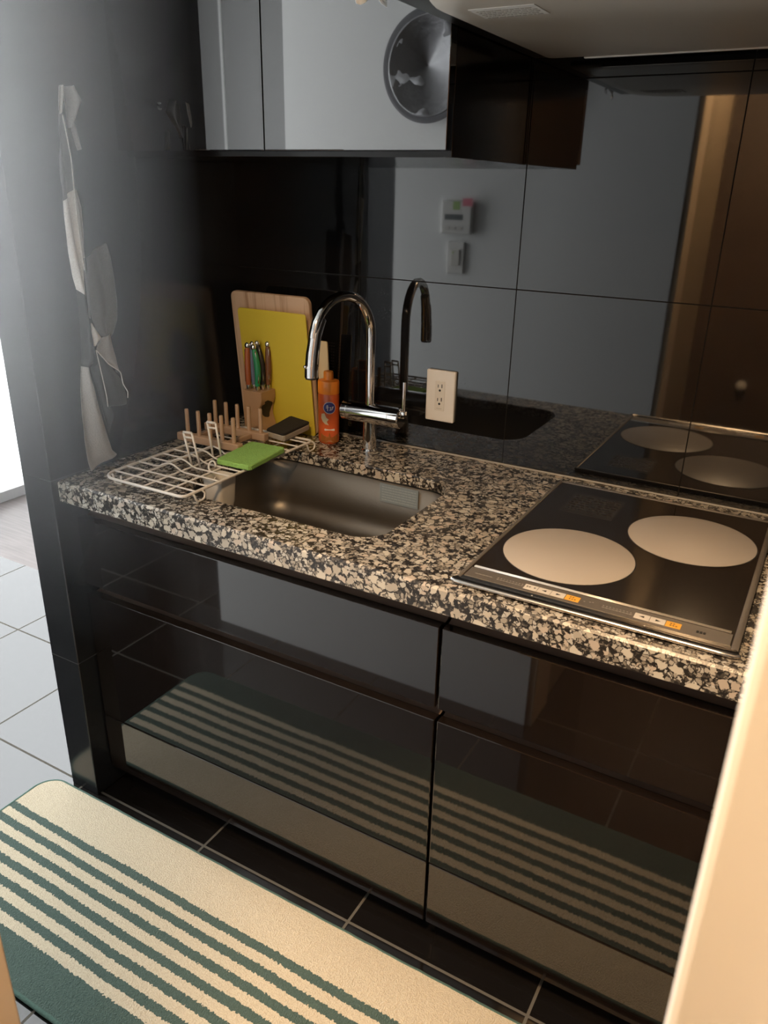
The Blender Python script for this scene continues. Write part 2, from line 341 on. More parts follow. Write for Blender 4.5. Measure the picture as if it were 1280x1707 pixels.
def loft(bm, loops, cap0=True, cap1=True, mi=0):
    rings = [[bm.verts.new(p) for p in L] for L in loops]
    n = len(rings[0])
    for A, B in zip(rings, rings[1:]):
        for k in range(n): bm.faces.new((A[k], A[(k + 1) % n], B[(k + 1) % n], B[k])).material_index = mi
    if cap0: bm.faces.new(rings[0][::-1]).material_index = mi
    if cap1: bm.faces.new(rings[-1]).material_index = mi
def slab(bm, loop2d, z0, z1, e=0.0015, mi=0):
    c = [sum(p[i] for p in loop2d) / len(loop2d) for i in (0, 1)]
    def ins(d):
        out = []
        for x, y in loop2d:
            dx, dy = x - c[0], y - c[1]; L = math.hypot(dx, dy) or 1
            out.append((x - dx / L * d, y - dy / L * d))
        return out
    i2 = ins(e)
    loft(bm, [[(x, y, z0) for x, y in i2], [(x, y, z0 + e) for x, y in loop2d], [(x, y, z1 - e) for x, y in loop2d], [(x, y, z1) for x, y in i2]], mi=mi)
def extrude_xz(bm, prof, y0, y1, mi=0):
    loft(bm, [[(x, y0, z) for x, z in prof], [(x, y1, z) for x, z in prof]], mi=mi)

# ------------------------------------------------------------------ room shell
WX = -0.012          # kitchen face of the black partition
ZC = 2.3
bm = bmesh.new(); box(bm, -1.95, 2.9, -3.25, 0.095, -0.06, 0.0); struct(link('floor', bm, 'floor'))
bm = bmesh.new(); box(bm, -1.95, -0.101, 0.095, 3.2, -0.06, 0.0); struct(link('floor_wood', bm, 'woodfloor'))
bm = bmesh.new(); box(bm, -1.95, 2.9, -3.25, 3.2, ZC, ZC + 0.05); struct(link('ceiling', bm, 'ceiling'))
bm = bmesh.new(); box(bm, -0.101, WX, -0.622, 3.1, 0, ZC, 0.002); struct(link('wall_left', bm, 'walltile'))
bm = bmesh.new(); box(bm, WX, 1.56, 0.0, 0.1, 0, ZC); struct(link('wall_back', bm, 'splash'))
bm = bmesh.new(); box(bm, 1.50, 1.56, -1.30, 0.0, 0, ZC); struct(link('wall_right', bm, 'dark_wall'))
bm = bmesh.new(); box(bm, -0.311, 0.782, -1.42, -1.325, 0, ZC); box(bm, -0.311, -0.20, -3.2, -1.42, 0, ZC); box(bm, 0.786, 1.36, -1.42, -1.30, 2.06, ZC); box(bm, 1.36, 1.56, -1.42, -1.30, 0, ZC); struct(link('wall_front', bm, 'white_wall'))
bm = bmesh.new(); box(bm, -1.95, -0.1, 3.1, 3.2, 0, ZC); struct(link('wall_living_back', bm, 'white_wall'))
bm = bmesh.new(); box(bm, -1.95, -1.865, -3.2, -1.16, 0, ZC); box(bm, -1.95, -1.865, -0.36, 0.02, 0, ZC); box(bm, -1.95, -1.865, -1.16, -0.36, 2.29, ZC); box(bm, -1.95, -1.865, -1.16, -0.36, 0, 0.08); box(bm, -1.95, -1.865, 2.8, 3.1, 0, ZC); box(bm, -1.95, -1.865, 0.02, 2.8, 2.1, ZC); struct(link('wall_window_side', bm, 'dark_wall'))
bm = bmesh.new(); box(bm, -1.95, -0.311, -2.5, -2.4, 0, ZC); struct(link('wall_hall_end', bm, 'dark_wall'))
bm = bmesh.new(); box(bm, -1.66, -1.085, -2.4, -2.375, 0.45, 2.25, 0.004); d2 = struct(link('door_2', bm, 'grey_door'))
bm = bmesh.new(); box(bm, -1.442, -1.428, -2.3755, -2.366, 0.45, 2.25, 0.002); link('door_edge', bm, 'white_wall', d2)
bm = bmesh.new(); box(bm, -0.2, 2.9, -3.25, -3.15, 0, ZC); box(bm, 2.8, 2.9, -3.15, -1.42, 0, ZC); box(bm, 1.56, 2.9, -1.42, -1.32, 0, ZC); struct(link('wall_room_behind', bm, 'beige_wall'))
d1 = bx('door_1', 'brown_door', None, 0.25, 1.75, -3.15, -3.10, 0, 2.1, 0.004); struct(d1)
bm = bmesh.new(); lathe(bm, 0, 0, [(0.012, -3.1), (0.012, -3.07), (0.026, -3.065), (0.028, -3.045), (0.016, -3.035)], 20)
bmesh.ops.transform(bm, matrix=Matrix(((1, 0, 0, 0.92), (0, 0, 1, 0), (0, 1, 0, 0.42), (0, 0, 0, 1))), verts=bm.verts)
link('door_knob', bm, 'white_plastic', d1, smooth=True)
# door casing of the opening the picture is taken through
bm = bmesh.new(); box(bm, 0.7825, 0.802, -1.46, -1.329, 0, 2.06, 0.002); struct(link('trim_1', bm, 'casing'))
bm = bmesh.new(); box(bm, 0.762, 0.797, -1.93, -1.465, 0.008, 2.03, 0.003); struct(link('door_3', bm, 'door_leaf'))
bm = bmesh.new(); box(bm, 1.3096, 1.37, -1.40, -1.34, 0, 2.06, 0.003); struct(link('trim_2', bm, 'jamb'))
bm = bmesh.new(); box(bm, 0.80, 1.3096, -1.46, -1.368, 2.033, 2.12, 0.003); struct(link('trim_3', bm, 'casing'))
# window (frame, glazing bar, pane)
w = bmesh.new(); box(w, -1.93, -1.86, 0.02, 0.055, 0.0, 2.1, 0.003); box(w, -1.93, -1.86, 2.765, 2.8, 0.0, 2.1, 0.003); box(w, -1.93, -1.86, 0.02, 2.8, 0.0, 0.05, 0.003); box(w, -1.93, -1.86, 0.02, 2.8, 2.06, 2.1, 0.003)
box(w, -1.925, -1.885, 1.53, 1.56, 0.05, 2.06, 0.003)
win = struct(link('window_1', w, 'frame_white'))
w = bmesh.new(); box(w, -1.908, -1.904, 0.05, 2.77, 0.05, 2.06); link('window_pane', w, 'pane_dimmed', win)
w = bmesh.new(); box(w, -1.93, -1.86, -1.16, -1.125, 0.08, 2.29, 0.003); box(w, -1.93, -1.86, -0.395, -0.36, 0.08, 2.29, 0.003); box(w, -1.93, -1.86, -1.16, -0.36, 0.08, 0.12, 0.003); box(w, -1.93, -1.86, -1.16, -0.36, 2.255, 2.29, 0.003)
win_added = struct(link('added_window', w, 'frame_white'))  # unseen window, added to light the opposite wall and rug from the side
w = bmesh.new(); box(w, -1.908, -1.904, -1.13, -0.39, 0.11, 2.26); link('window_pane', w, 'pane', win_added)
# grey sealant bead where counter meets splashback
bm = bmesh.new(); box(bm, WX + 0.001, 1.499, -0.006, -0.0005, H, H + 0.004, 0.0015); struct(link('trim_4', bm, 'sealant'))

# ------------------------------------------------------------------ base cabinets
YF = -0.574
def drawer_front(name, parent, x0, x1, z0, z1, top_lip=False):
    o = bx(name, 'gloss', parent, x0, x1, YF, YF + 0.02, z0, z1, 0.0018, 2)
    return o
def base_cabinet(label, x0, x1, group=None):
    t = thing('base_cabinet', label, 'cabinet', ((x0 + x1) / 2, -0.3, 0), group)
    bm = bmesh.new(); box(bm, x0, x1, YF + 0.045, -0.004, 0.055, 0.60, 0.001)
    box(bm, x0, x0 + 0.016, YF + 0.045, -0.004, 0.60, 0.764, 0); box(bm, x1 - 0.016, x1, YF + 0.045, -0.004, 0.60, 0.764, 0)
    link('carcass', bm, 'carcass', t)
    bx('plinth', 'carcass', t, x0, x1, -0.515, -0.495, 0.0, 0.055)
    drawer_front('drawer_front', t, x0 + 0.0015, x1 - 0.0015, 0.560, 0.718)
    drawer_front('drawer_front', t, x0 + 0.0015, x1 - 0.0015, 0.2115, 0.535)
    drawer_front('drawer_front', t, x0 + 0.0015, x1 - 0.0015, 0.059, 0.2095)
    # bronze finger channels under the worktop and below the upper drawer
    for z0, z1 in ((0.716, 0.764), (0.531, 0.563)):
        prof = []
        for k in range(9):
            a = PI * k / 8; prof.append((YF + 0.024 + 0.020 * math.sin(a), (z0 + z1) / 2 + (z1 - z0) / 2 * math.cos(a)))
        bm = bmesh.new()
        loft(bm, [[(x, y, z) for y, z in prof] + [(x, YF + 0.046, z0 - 0.001), (x, YF + 0.046, z1 + 0.001)][::1] for x in (x0 + 0.002, x1 - 0.002)])
        link('grip_channel', bm, 'bronze', t, smooth=True, autosmooth=50)
    return t
base_cabinet('wide glossy black drawer cabinet under the sink beside the tiled partition', WX + 0.002, 0.851)
base_cabinet('narrower glossy black drawer cabinet below the two ring hob', 0.853, 1.49)

# ------------------------------------------------------------------ worktop
SX0, SX1, SY0, SY1, SR = 0.205, 0.690, -0.515, -0.178, 0.060
inner = rrect(SX0, SX1, SY0, SY1, SR, 8)
X0, X1, Y0, Y1 = WX + 0.001, 1.497, -0.607, -0.0035
cx, cy = (SX0 + SX1) / 2, (SY0 + SY1) / 2
def to_rect(px, py, x0, x1, y0, y1):
    dx, dy = px - cx, py - cy; t = 1e9
    if dx > 1e-9: t = min(t, (x1 - cx) / dx)
    if dx < -1e-9: t = min(t, (x0 - cx) / dx)
    if dy > 1e-9: t = min(t, (y1 - cy) / dy)
    if dy < -1e-9: t = min(t, (y0 - cy) / dy)
    return cx + dx * t, cy + dy * t
loop = list(inner)
for (qx, qy) in ((X0, Y0), (X1, Y0), (X1, Y1), (X0, Y1)):      # make sure the outer corners exist
    a = math.atan2(qy - cy, qx - cx)
    best = None
    for i in range(len(loop)):
        p, q = Vector(loop[i]), Vector(loop[(i + 1) % len(loop)])
        d = Vector((math.cos(a), math.sin(a))); e = q - p; den = d.x * e.y - d.y * e.x
        if abs(den) < 1e-12: continue
        rel = p - Vector((cx, cy)); s = (rel.x * e.y - rel.y * e.x) / den; w_ = (rel.x * d.y - rel.y * d.x) / den
        if s > 0 and 0.001 < w_ < 0.999: best = (i, (cx + d.x * s, cy + d.y * s))
    if best: loop.insert(best[0] + 1, best[1])
bm = bmesh.new()
out = [to_rect(px, py, X0, X1, Y0, Y1) for px, py in loop]
outi = [to_rect(px, py, X0 + 0.0004, X1 - 0.0004, Y0 + 0.004, Y1 - 0.0004) for px, py in loop]
ini = [(px + (px - cx) * 0.006, py + (py - cy) * 0.008) for px, py in loop]
loops = [[(x, y, H - 0.024) for x, y in loop], [(x, y, H - 0.002) for x, y in loop], [(x, y, H) for x, y in ini], [(x, y, H) for x, y in outi], [(x, y, H - 0.004) for x, y in out], [(x, y, H - 0.0446) for x, y in out], [(x, y, H - 0.024) for x, y in [to_rect(px, py, X0, X1, Y0 + 0.06, Y1) for px, py in loop]]]
loft(bm, loops + [loops[0]], False, False); bmesh.ops.remove_doubles(bm, verts=bm.verts, dist=1e-6)
tag(link('worktop', bm, 'granite'), 'black and cream speckled granite worktop with cut-out for the sink', 'worktop')

# ------------------------------------------------------------------ sink
snk = thing('kitchen_sink', 'brushed stainless steel sink set below the granite worktop', 'sink', (cx, cy, 0.62))
bm = bmesh.new()
def sl(d, z, rr, x=0): return [(px, py, z) for px, py in rrect(SX0 - 0.006 + d, SX1 + 0.006 - d, SY0 - 0.006 + d, SY1 + 0.006 - d, rr, 8)]
L = [sl(-0.02, H - 0.0245, 0.08), sl(0.0, H - 0.0245, 0.065)]
zb = 0.645
for k in range(9):
    a = PI / 2 * k / 8; L.append(sl(0.004 + 0.045 * (1 - math.cos(a)), zb + 0.045 - 0.045 * math.sin(a) + 0.0, 0.062 - 0.012 * k / 8))
L.append(sl(0.10, zb - 0.002, 0.05)); L.append(sl(0.15, zb - 0.004, 0.015))
loft(bm, L, False, True)
link('basin', bm, 'steel', snk, smooth=True)
bm = bmesh.new(); lathe(bm, 0.36, -0.30, [(0.052, zb - 0.0035), (0.052, zb - 0.0005), (0.045, zb + 0.001), (0.03, zb - 0.001)], 32); link('drain', bm, 'trimsteel', snk, smooth=True, autosmooth=30)
lab = bx('warning_label', 'bluelabel', snk, 0.507, 0.602, SY1 - 0.0006, SY1 + 0.0012, 0.735, 0.778); lab['label'] = 'grey blue printed sticker'
bm = bmesh.new()
for k in range(6):
    z = 0.772 - k * 0.006; xx = 0.512
    while xx < 0.597:
        wd = random.uniform(0.004, 0.012); box(bm, xx, min(0.598, xx + wd), SY1 - 0.0009, SY1 - 0.0006, z - 0.0022, z); xx += wd + 0.0015
link('print', bm, 'blueprint', lab)

# ------------------------------------------------------------------ hob
hob = thing('induction_hob', 'black glass hob with two pale discs set into the granite', 'hob', (1.078, -0.32, H))
HX0, HX1, HY0, HY1 = 0.873, 1.284, -0.579, -0.052
bm = bmesh.new(); slab(bm, rrect(HX0, HX1, HY0 + 0.02, HY1, 0.008, 4), H + 0.0002, H + 0.0062, 0.0012); link('glass_top', bm, 'hobglass', hob, smooth=True, autosmooth=30)
bm = bmesh.new()
for xa, xb in ((HX0 - 0.0025, HX0 + 0.0045), (HX1 - 0.0075, HX1 + 0.0025)): box(bm, xa, xb, HY0 + 0.012, HY1, H + 0.0002, H + 0.0078, 0.0018)
box(bm, HX0, HX1, HY1 - 0.003, HY1 + 0.004, H + 0.0002, H + 0.0078, 0.0015)
link('edge_trim', bm, 'panelsteel', hob, smooth=True, autosmooth=40)
bm = bmesh.new(); sweep(bm, [(HX0 - 0.001, HY0 + 0.006, H + 0.0060), (HX0 + 0.003, HY0 + 0.003, H + 0.0060), (HX0 + 0.02, HY0 + 0.0025, H + 0.0060), (HX1 - 0.02, HY0 + 0.0025, H + 0.0060), (HX1 - 0.003, HY0 + 0.003, H + 0.0060), (HX1 + 0.001, HY0 + 0.006, H + 0.0060)], 0.0088, 16)
for v in bm.verts: v.co.z = H + 0.0005 + (v.co.z - (H - 0.0028)) * 0.55
link('front_bar', bm, 'trimsteel', hob, smooth=True, autosmooth=60)
zc = H + 0.0062
bm = bmesh.new(); box(bm, 0.8795, 1.2745, -0.5575, -0.5245, zc - 0.0004, zc + 0.0012, 0.0006); strip = link('control_strip', bm, 'panelsteel', hob)
bm = bmesh.new()
for yy, hw in ((-0.5205, 0.0012), (-0.5165, 0.0008)): sweep(bm, [(0.8815, yy, zc + 0.0006), (1.2715, yy, zc + 0.0006)], hw, 8)
link('bright_line', bm, 'hoodtrim', hob, smooth=True)
bm = bmesh.new(); box(bm, 0.8755, 1.2815, -0.5735, -0.5578, zc - 0.001, zc + 0.0004, 0.0002); link('front_groove', bm, 'trimsteel', hob)
lb = bx('caution_label', 'hoblabel', hob, 0.920, 1.021, -0.208, -0.100, zc - 0.0002, zc + 0.0002); lb['label'] = 'faint grey printed sticker'
bm = bmesh.new()
for k in range(7):
    xx = 0.926
    while xx < 1.012:
        wd = random.uniform(0.004, 0.015); box(bm, xx, min(1.015, xx + wd), -0.118 - k * 0.012, -0.113 - k * 0.012, zc + 0.0001, zc + 0.0003); xx += wd + 0.003
link('print', bm, 'hobprint', lb)
for (cxx, cyy, rr) in ((0.998, -0.3955, 0.1085), (1.1645, -0.216, 0.1075)):
    bm = bmesh.new(); lathe(bm, cxx, cyy, [(rr + 0.0018, zc), (rr + 0.0018, zc + 0.0003), (0.01, zc + 0.0003)], 72); link('disc_ring', bm, 'black', hob)
    bm = bmesh.new(); lathe(bm, cxx, cyy, [(rr, zc + 0.0003), (rr, zc + 0.0007), (rr - 0.0006, zc + 0.0009)], 72); d = link('cooking_disc', bm, 'disc', hob, smooth=True, autosmooth=30); d['label'] = 'pale beige round cooking disc'
def tri(bm, pts, z):
    vs = [bm.verts.new((x, y, z)) for x, y in pts] + [bm.verts.new((x, y, z + 0.0002)) for x, y in pts]; n = len(pts)
    bm.faces.new(vs[:n][::-1]); bm.faces.new(vs[n:])
    for k in range(n): bm.faces.new((vs[k], vs[(k + 1) % n], vs[n + (k + 1) % n], vs[n + k]))
zs = zc + 0.0012
def button(x0, x1, mat, glyph):
    o = bx('button', mat, hob, x0, x1, -0.5515, -0.5355, zs - 0.0003, zs + 0.0005, 0.0002); mx = (x0 + x1) / 2; my = -0.5435
    bm = bmesh.new(); z = zs + 0.0005
    if glyph == '<': tri(bm, [(mx - 0.004, my), (mx + 0.003, my - 0.0028), (mx + 0.003, my + 0.0028)], z)
    elif glyph == '>': tri(bm, [(mx + 0.004, my), (mx - 0.003, my + 0.0028), (mx - 0.003, my - 0.0028)], z)
    elif glyph == 'txt':
        for k in range(4): 
            if k == 2: continue
            xx = mx - 0.0075 + k * 0.004; box(bm, xx, xx + 0.003, my - 0.0004, my + 0.0004, z, z + 0.0002); box(bm, xx + 0.001, xx + 0.0016, my - 0.002, my + 0.002, z, z + 0.0002); box(bm, xx, xx + 0.003, my + 0.0017, my + 0.0024, z, z + 0.0002)
    else:
        for rw in (0.0028, -0.0028):
            for k in range(2 if rw > 0 else 3):
                xx = mx - 0.005 + k * 0.004; box(bm, xx, xx + 0.003, my + rw - 0.0004, my + rw + 0.0005, z, z + 0.0002); box(bm, xx + 0.001, xx + 0.0017, my + rw - 0.0018, my + rw + 0.0018, z, z + 0.0002)
    link('glyph', bm, 'black', o)
for a in ((0.9755, 0.9965, 'white_print', 'txt'), (0.9972, 1.0175, 'white_print', '<'), (1.0182, 1.0395, 'white_print', '>'), (1.0405, 1.0620, 'orange_print', 'o'),
          (1.1430, 1.1645, 'white_print', '<'), (1.1652, 1.1862, 'white_print', '>'), (1.1870, 1.2078, 'orange_print', 'o')): button(*a)
for x0, n in ((0.930, 9), (1.096, 9)):
    bm = bmesh.new()
    for k in range(n):
        xx = x0 + k * 0.0050; box(bm, xx, xx + 0.0035, -0.5455, -0.5445, zs, zs + 0.0002); box(bm, xx, xx + 0.002, -0.5405, -0.539, zs, zs + 0.0002)
    link('scale_print', bm, 'grey_print', hob)
bm = bmesh.new()
for xx in (1.068, 1.076, 1.080): box(bm, xx, xx + 0.002, -0.5425 + (xx - 1.07) * 0.3, -0.541 + (xx - 1.07) * 0.3, zs, zs + 0.0002)
link('lamp_print', bm, 'grey_print', hob)
bm = bmesh.new()
for k in range(5): box(bm, 0.893 + k * 0.006, 0.8975 + k * 0.006, -0.5435, -0.5425, zs, zs + 0.0002)
link('name_print', bm, 'grey_print', hob)
bm = bmesh.new()
for k in range(3): box(bm, 1.2285 + k * 0.0045, 1.2320 + k * 0.0045, -0.547, -0.5405, zs, zs + 0.0002)
link('symbol_print', bm, 'black', hob)
for xx in (0.9955, 1.1624):
    bm = bmesh.new(); lathe(bm, xx, -0.5655, [(0.0012, zc + 0.0003), (0.0012, zc + 0.0007), (0.0004, zc + 0.0008)], 10)
    link('indicator', bm, 'white_print', hob)

# ------------------------------------------------------------------ faucet
fa = thing('kitchen_faucet', 'tall chrome mixer faucet with arched spout behind the sink', 'faucet', (0.42, -0.08, H))
bm = bmesh.new(); lathe(bm, 0.42, -0.08, [(0.0185, H), (0.0185, H + 0.004), (0.016, H + 0.007), (0.0155, H + 0.085)], 32); link('base_column', bm, 'chrome', fa, smooth=True, autosmooth=30)
bm = bmesh.new(); zq = 0.9
lathe(bm, -0.08, zq, [(0.021, 0.350), (0.0232, 0.352), (0.0232, 0.365), (0.0222, 0.3655), (0.0222, 0.3668), (0.0232, 0.3675), (0.0232, 0.4755)], 36, ax='x'); link('mixer_body', bm, 'chrome', fa, smooth=True, autosmooth=30)
bm = bmesh.new(); lathe(bm, -0.08, zq, [(0.0226, 0.4756), (0.0232, 0.4765), (0.0232, 0.500), (0.021, 0.5025), (0.0, 0.5026)][:4], 36, ax='x'); cap = link('handle_cap', bm, 'chrome', fa, smooth=True, autosmooth=30)
bm = bmesh.new(); box(bm, 0.500, 0.513, -0.088, -0.072, 0.902, 0.918, 0.003); sweep(bm, [(0.506, -0.08, 0.914), (0.5065, -0.08, 0.950), (0.507, -0.08, 0.984)], 0.0037, 12); link('lever', bm, 'chrome', fa, smooth=True, autosmooth=40)
pts = [(0.42, -0.08, 0.915), (0.42, -0.08, 0.99), (0.42, -0.08, 1.075)]
for k in range(1, 13):
    a = PI * k / 13 * 1.0; s = 0.5 - 0.5 * math.cos(a); pts.append((0.42 - 0.034 * s, -0.08 - 0.176 * s, 1.075 + 0.095 * math.sin(a) ** 0.92))
pts += [(0.3865, -0.2555, 1.092)]
bm = bmesh.new(); sweep(bm, pts, 0.0105, 20); link('spout', bm, 'chrome', fa, smooth=True, autosmooth=50)
tp = [Vector((0.391, -0.233, 1.130)), Vector((0.3875, -0.250, 1.098)), Vector((0.386, -0.258, 1.06)), Vector((0.3855, -0.2605, 1.036)), Vector((0.3852, -0.2615, 1.0355)), Vector((0.385, -0.262, 1.013))]
bm = bmesh.new(); sweep(bm, tp, [0.0112, 0.0130, 0.0140, 0.0143, 0.0143, 0.0143], 24); hd = link('spray_head', bm, 'chrome', fa, smooth=True, autosmooth=50)
bm = bmesh.new(); lathe(bm, 0.385, -0.262, [(0.0125, 1.0095), (0.0135, 1.0135)], 24); link('aerator', bm, 'rubber', hd)
bm = bmesh.new(); bmesh.ops.create_uvsphere(bm, u_segments=14, v_segments=8, radius=0.0042); bmesh.ops.translate(bm, verts=bm.verts, vec=(0.379, -0.2745, 1.036)); link('spray_button', bm, 'chrome', hd, smooth=True)

# ------------------------------------------------------------------ wall outlet
ot = thing('wall_outlet', 'white double wall outlet on the black splashback beside the faucet', 'outlet', (0.561, 0, 0.945))
bm = bmesh.new(); slabpts = rrect(0.526, 0.597, 0.887, 1.004, 0.003, 3)
def fx(bm, pts, ya, yb, e=0.0015):    # slab standing on the back wall
    c = [sum(p[i] for p in pts) / len(pts) for i in (0, 1)]
    ins = [(c[0] + (x - c[0]) * (1 - e / 0.03), c[1] + (z - c[1]) * (1 - e / 0.05)) for x, z in pts]
    loft(bm, [[(x, ya, z) for x, z in pts], [(x, yb + e, z) for x, z in pts], [(x, yb, z) for x, z in ins]])
fx(bm, slabpts, -0.0003, -0.0085); link('cover_plate', bm, 'white_plastic', ot, smooth=True, autosmooth=35)
bm = bmesh.new(); fx(bm, rrect(0.549, 0.573, 0.912, 0.980, 0.001, 2), -0.008, -0.0095, 0.0004); ins_ = link('socket_insert', bm, 'white_paint', ot)
for zz in (0.963, 0.932):
    bm = bmesh.new(); box(bm, 0.5555, 0.5572, -0.0099, -0.0093, zz + 0.002, zz + 0.009); box(bm, 0.5648, 0.5668, -0.0099, -0.0093, zz + 0.002, zz + 0.0105)
    lathe(bm, 0, 0, [(0.0027, 0.0093), (0.0027, 0.0099)], 14); bmesh.ops.transform(bm, matrix=Matrix(((1, 0, 0, 0.561), (0, 0, -1, 0), (0, 1, 0, zz - 0.004), (0, 0, 0, 1))), verts=bm.verts[-28:])
    link('socket_holes', bm, 'black', ot)
bm = bmesh.new()
for k in range(5): box(bm, 0.5545 + k * 0.0026, 0.5560 + k * 0.0026, -0.0098, -0.0094, 0.9165, 0.9178)
link('print', bm, 'grey_print', ins_)

# ------------------------------------------------------------------ boards leaning on the wall
def leaning(name, mat, x0, x1, h, yb, yt, th, rad, label, cat, z0=H):
    bm = bmesh.new(); L2 = rrect(x0, x1, 0, h, rad, 6)
    slab(bm, L2, 0, th, 0.0012)
    ang = math.atan2(yb - yt, h)  # lean back towards the wall
    R = Matrix.Translation((0, yb, z0 + 0.0005)) @ Matrix.Rotation(PI / 2 + ang * -1, 4, 'X')
    bmesh.ops.transform(bm, matrix=R, verts=bm.verts)
    o = link(name, bm, mat, None, smooth=True, autosmooth=35)
    mn = min(v.co.z for v in o.data.vertices)
    for v in o.data.vertices: v.co.z += H + 0.0004 - mn
    return tag(o, label, cat)
leaning('cutting_board', 'boardwood', 0.020, 0.250, 0.334, -0.034, -0.004, 0.012, [0.018, 0.014, 0.01, 0.01], 'pale wooden cutting board leaning at the back behind the yellow sheet', 'cutting board')
yb_ = leaning('cutting_sheet', 'yellow', 0.054, 0.253, 0.300, -0.056, -0.021, 0.0035, [0.006, 0.010, 0.006, 0.006], 'yellow plastic cutting sheet leaning against the wooden board', 'cutting board')
gr = leaning('grater', 'cream', 0.2565, 0.286, 0.236, -0.032, -0.012, 0.004, 0.003, 'thin cream grater standing behind the orange soap bottle', 'grater')
bm = bmesh.new()
for i in range(26):
    for k in range(4):
        z = H + 0.05 + i * 0.007; x = 0.262 + k * 0.006; y = -0.032 - 0.0041 + (z - H) * (0.020 / 0.235)
        box(bm, x, x + 0.0012, y - 0.0007, y + 0.0012, z, z + 0.0012)
link('teeth', bm, 'dark_brown', gr)
bm = bmesh.new()                                        # printed mark low on the yellow sheet
def on_sheet(x0, x1, z0, z1):
    for (xa, xb, za, zb2) in ((x0, x1, z0, z0 + 0.001), (x0, x1, z1 - 0.001, z1), (x0, x0 + 0.001, z0, z1), (x1 - 0.001, x1, z0, z1)):
        y0 = -0.056 - 0.0036 + (za - H) * 0.1167; y1 = -0.056 - 0.0036 + (zb2 - H) * 0.1167
        box(bm, xa, xb, min(y0, y1) - 0.0004, max(y0, y1) + 0.0004, za, zb2)
on_sheet(0.180, 0.200, 0.836, 0.845); link('printed_mark', bm, 'orange_print', yb_)

# ------------------------------------------------------------------ soap bottle
bt = thing('soap_bottle', 'orange dish soap bottle with a round navy logo beside the faucet', 'bottle', (0.303, -0.075, H))
BX, BY, BR = 0.303, -0.075, 0.0262
bm = bmesh.new(); lathe(bm, BX, BY, [(0.022, H), (0.0255, H + 0.004), (BR, H + 0.012), (BR, H + 0.118), (0.0255, H + 0.121)], 40, sy=0.85); body = link('bottle_body', bm, 'orange_body', bt, smooth=True, autosmooth=35)
bm = bmesh.new(); lathe(bm, BX, BY, [(0.0261, H + 0.121), (0.0266, H + 0.123), (0.0266, H + 0.148), (0.0255, H + 0.151), (0.0125, H + 0.153), (0.0120, H + 0.170), (0.0105, H + 0.1725)], 40, sy=0.85); link('cap', bm, 'orange_cap', bt, smooth=True, autosmooth=35)
def wrap(bm, r0, lift):
    # bend a flat (x, z) layout in front of the bottle around its side, facing the camera
    base = math.atan2(-1.51, 1.01)
    for v in bm.verts:
        x, d, z = v.co.x, v.co.y, v.co.z
        a = base + x / r0; rr = r0 + lift + d
        v.co = Vector((BX + math.cos(a) * rr, BY + 0.85 * math.sin(a) * rr, z))
def patch(pts, name, mat, parent, lift, th=0.0003, grid=None):
    bm = bmesh.new(); c = (sum(p[0] for p in pts) / len(pts), sum(p[1] for p in pts) / len(pts))
    n = len(pts); rings = []
    for s in (1.0, 0.75, 0.5, 0.25): rings.append([bm.verts.new((c[0] + (x - c[0]) * s, th, c[1] + (z - c[1]) * s)) for x, z in pts])
    for A, B in zip(rings, rings[1:]):
        for k in range(n): bm.faces.new((A[k], A[(k + 1) % n], B[(k + 1) % n], B[k]))
    bm.faces.new(rings[-1]); low = [bm.verts.new((x, 0, z)) for x, z in pts]
    for k in range(n): bm.faces.new((low[k], low[(k + 1) % n], rings[0][(k + 1) % n], rings[0][k]))
    wrap(bm, BR, lift); return link(name, bm, mat, parent)
circ = lambda x, z, rx, rz, n=28: [(x + rx * math.cos(2 * PI * k / n), z + rz * math.sin(2 * PI * k / n)) for k in range(n)]
patch(circ(0.0, 0.900, 0.0155, 0.0145), 'logo_ring', 'white_print', body, 0.0002)
lg = patch(circ(0.0, 0.900, 0.0142, 0.0132), 'logo', 'navy', body, 0.0005)
bm = bmesh.new()
for (a0, b0, a1, b1) in ((-0.008, 0.904, -0.003, 0.905), (-0.0085, 0.900, -0.002, 0.9015), (-0.0055, 0.907, -0.0045, 0.893), (0.000, 0.9005, 0.0035, 0.9015), (0.0035, 0.9015, 0.003, 0.895), (-0.0005, 0.895, 0.0055, 0.8955), (0.006, 0.902, 0.010, 0.903), (0.0085, 0.903, 0.0065, 0.896)):
    d = Vector((a1 - a0, b1 - b0)); nrm = Vector((-d.y, d.x)).normalized() * 0.0008
    q = [(a0 + nrm.x, b0 + nrm.y), (a1 + nrm.x, b1 + nrm.y), (a1 - nrm.x, b1 - nrm.y), (a0 - nrm.x, b0 - nrm.y)]
    vs = [bm.verts.new((x, 0.0003, z)) for x, z in q] + [bm.verts.new((x, 0, z)) for x, z in q]
    bm.faces.new(vs[:4]); [bm.faces.new((vs[k], vs[(k + 1) % 4], vs[4 + (k + 1) % 4], vs[4 + k])) for k in range(4)]
wrap(bm, BR, 0.0009); link('logo_lettering', bm, 'white_print', body)
patch([(-0.021, 0.884), (-0.013, 0.886), (-0.008, 0.876), (-0.002, 0.872), (-0.007, 0.866), (-0.002, 0.858), (-0.011, 0.860), (-0.018, 0.866), (-0.022, 0.874)], 'label_blossom', 'cream', body, 0.0002)
patch([(-0.012, 0.849), (0.012, 0.849), (0.0135, 0.8465), (0.012, 0.844), (-0.012, 0.844), (-0.0135, 0.8465)], 'label_caption', 'white_print', body, 0.0002)
patch([(-0.024, H + 0.005), (-0.010, H + 0.004), (0.010, H + 0.004), (0.024, H + 0.005), (0.024, H + 0.026), (0.0, H + 0.028), (-0.024, H + 0.026)], 'clear_base', 'amber', body, 0.00015)

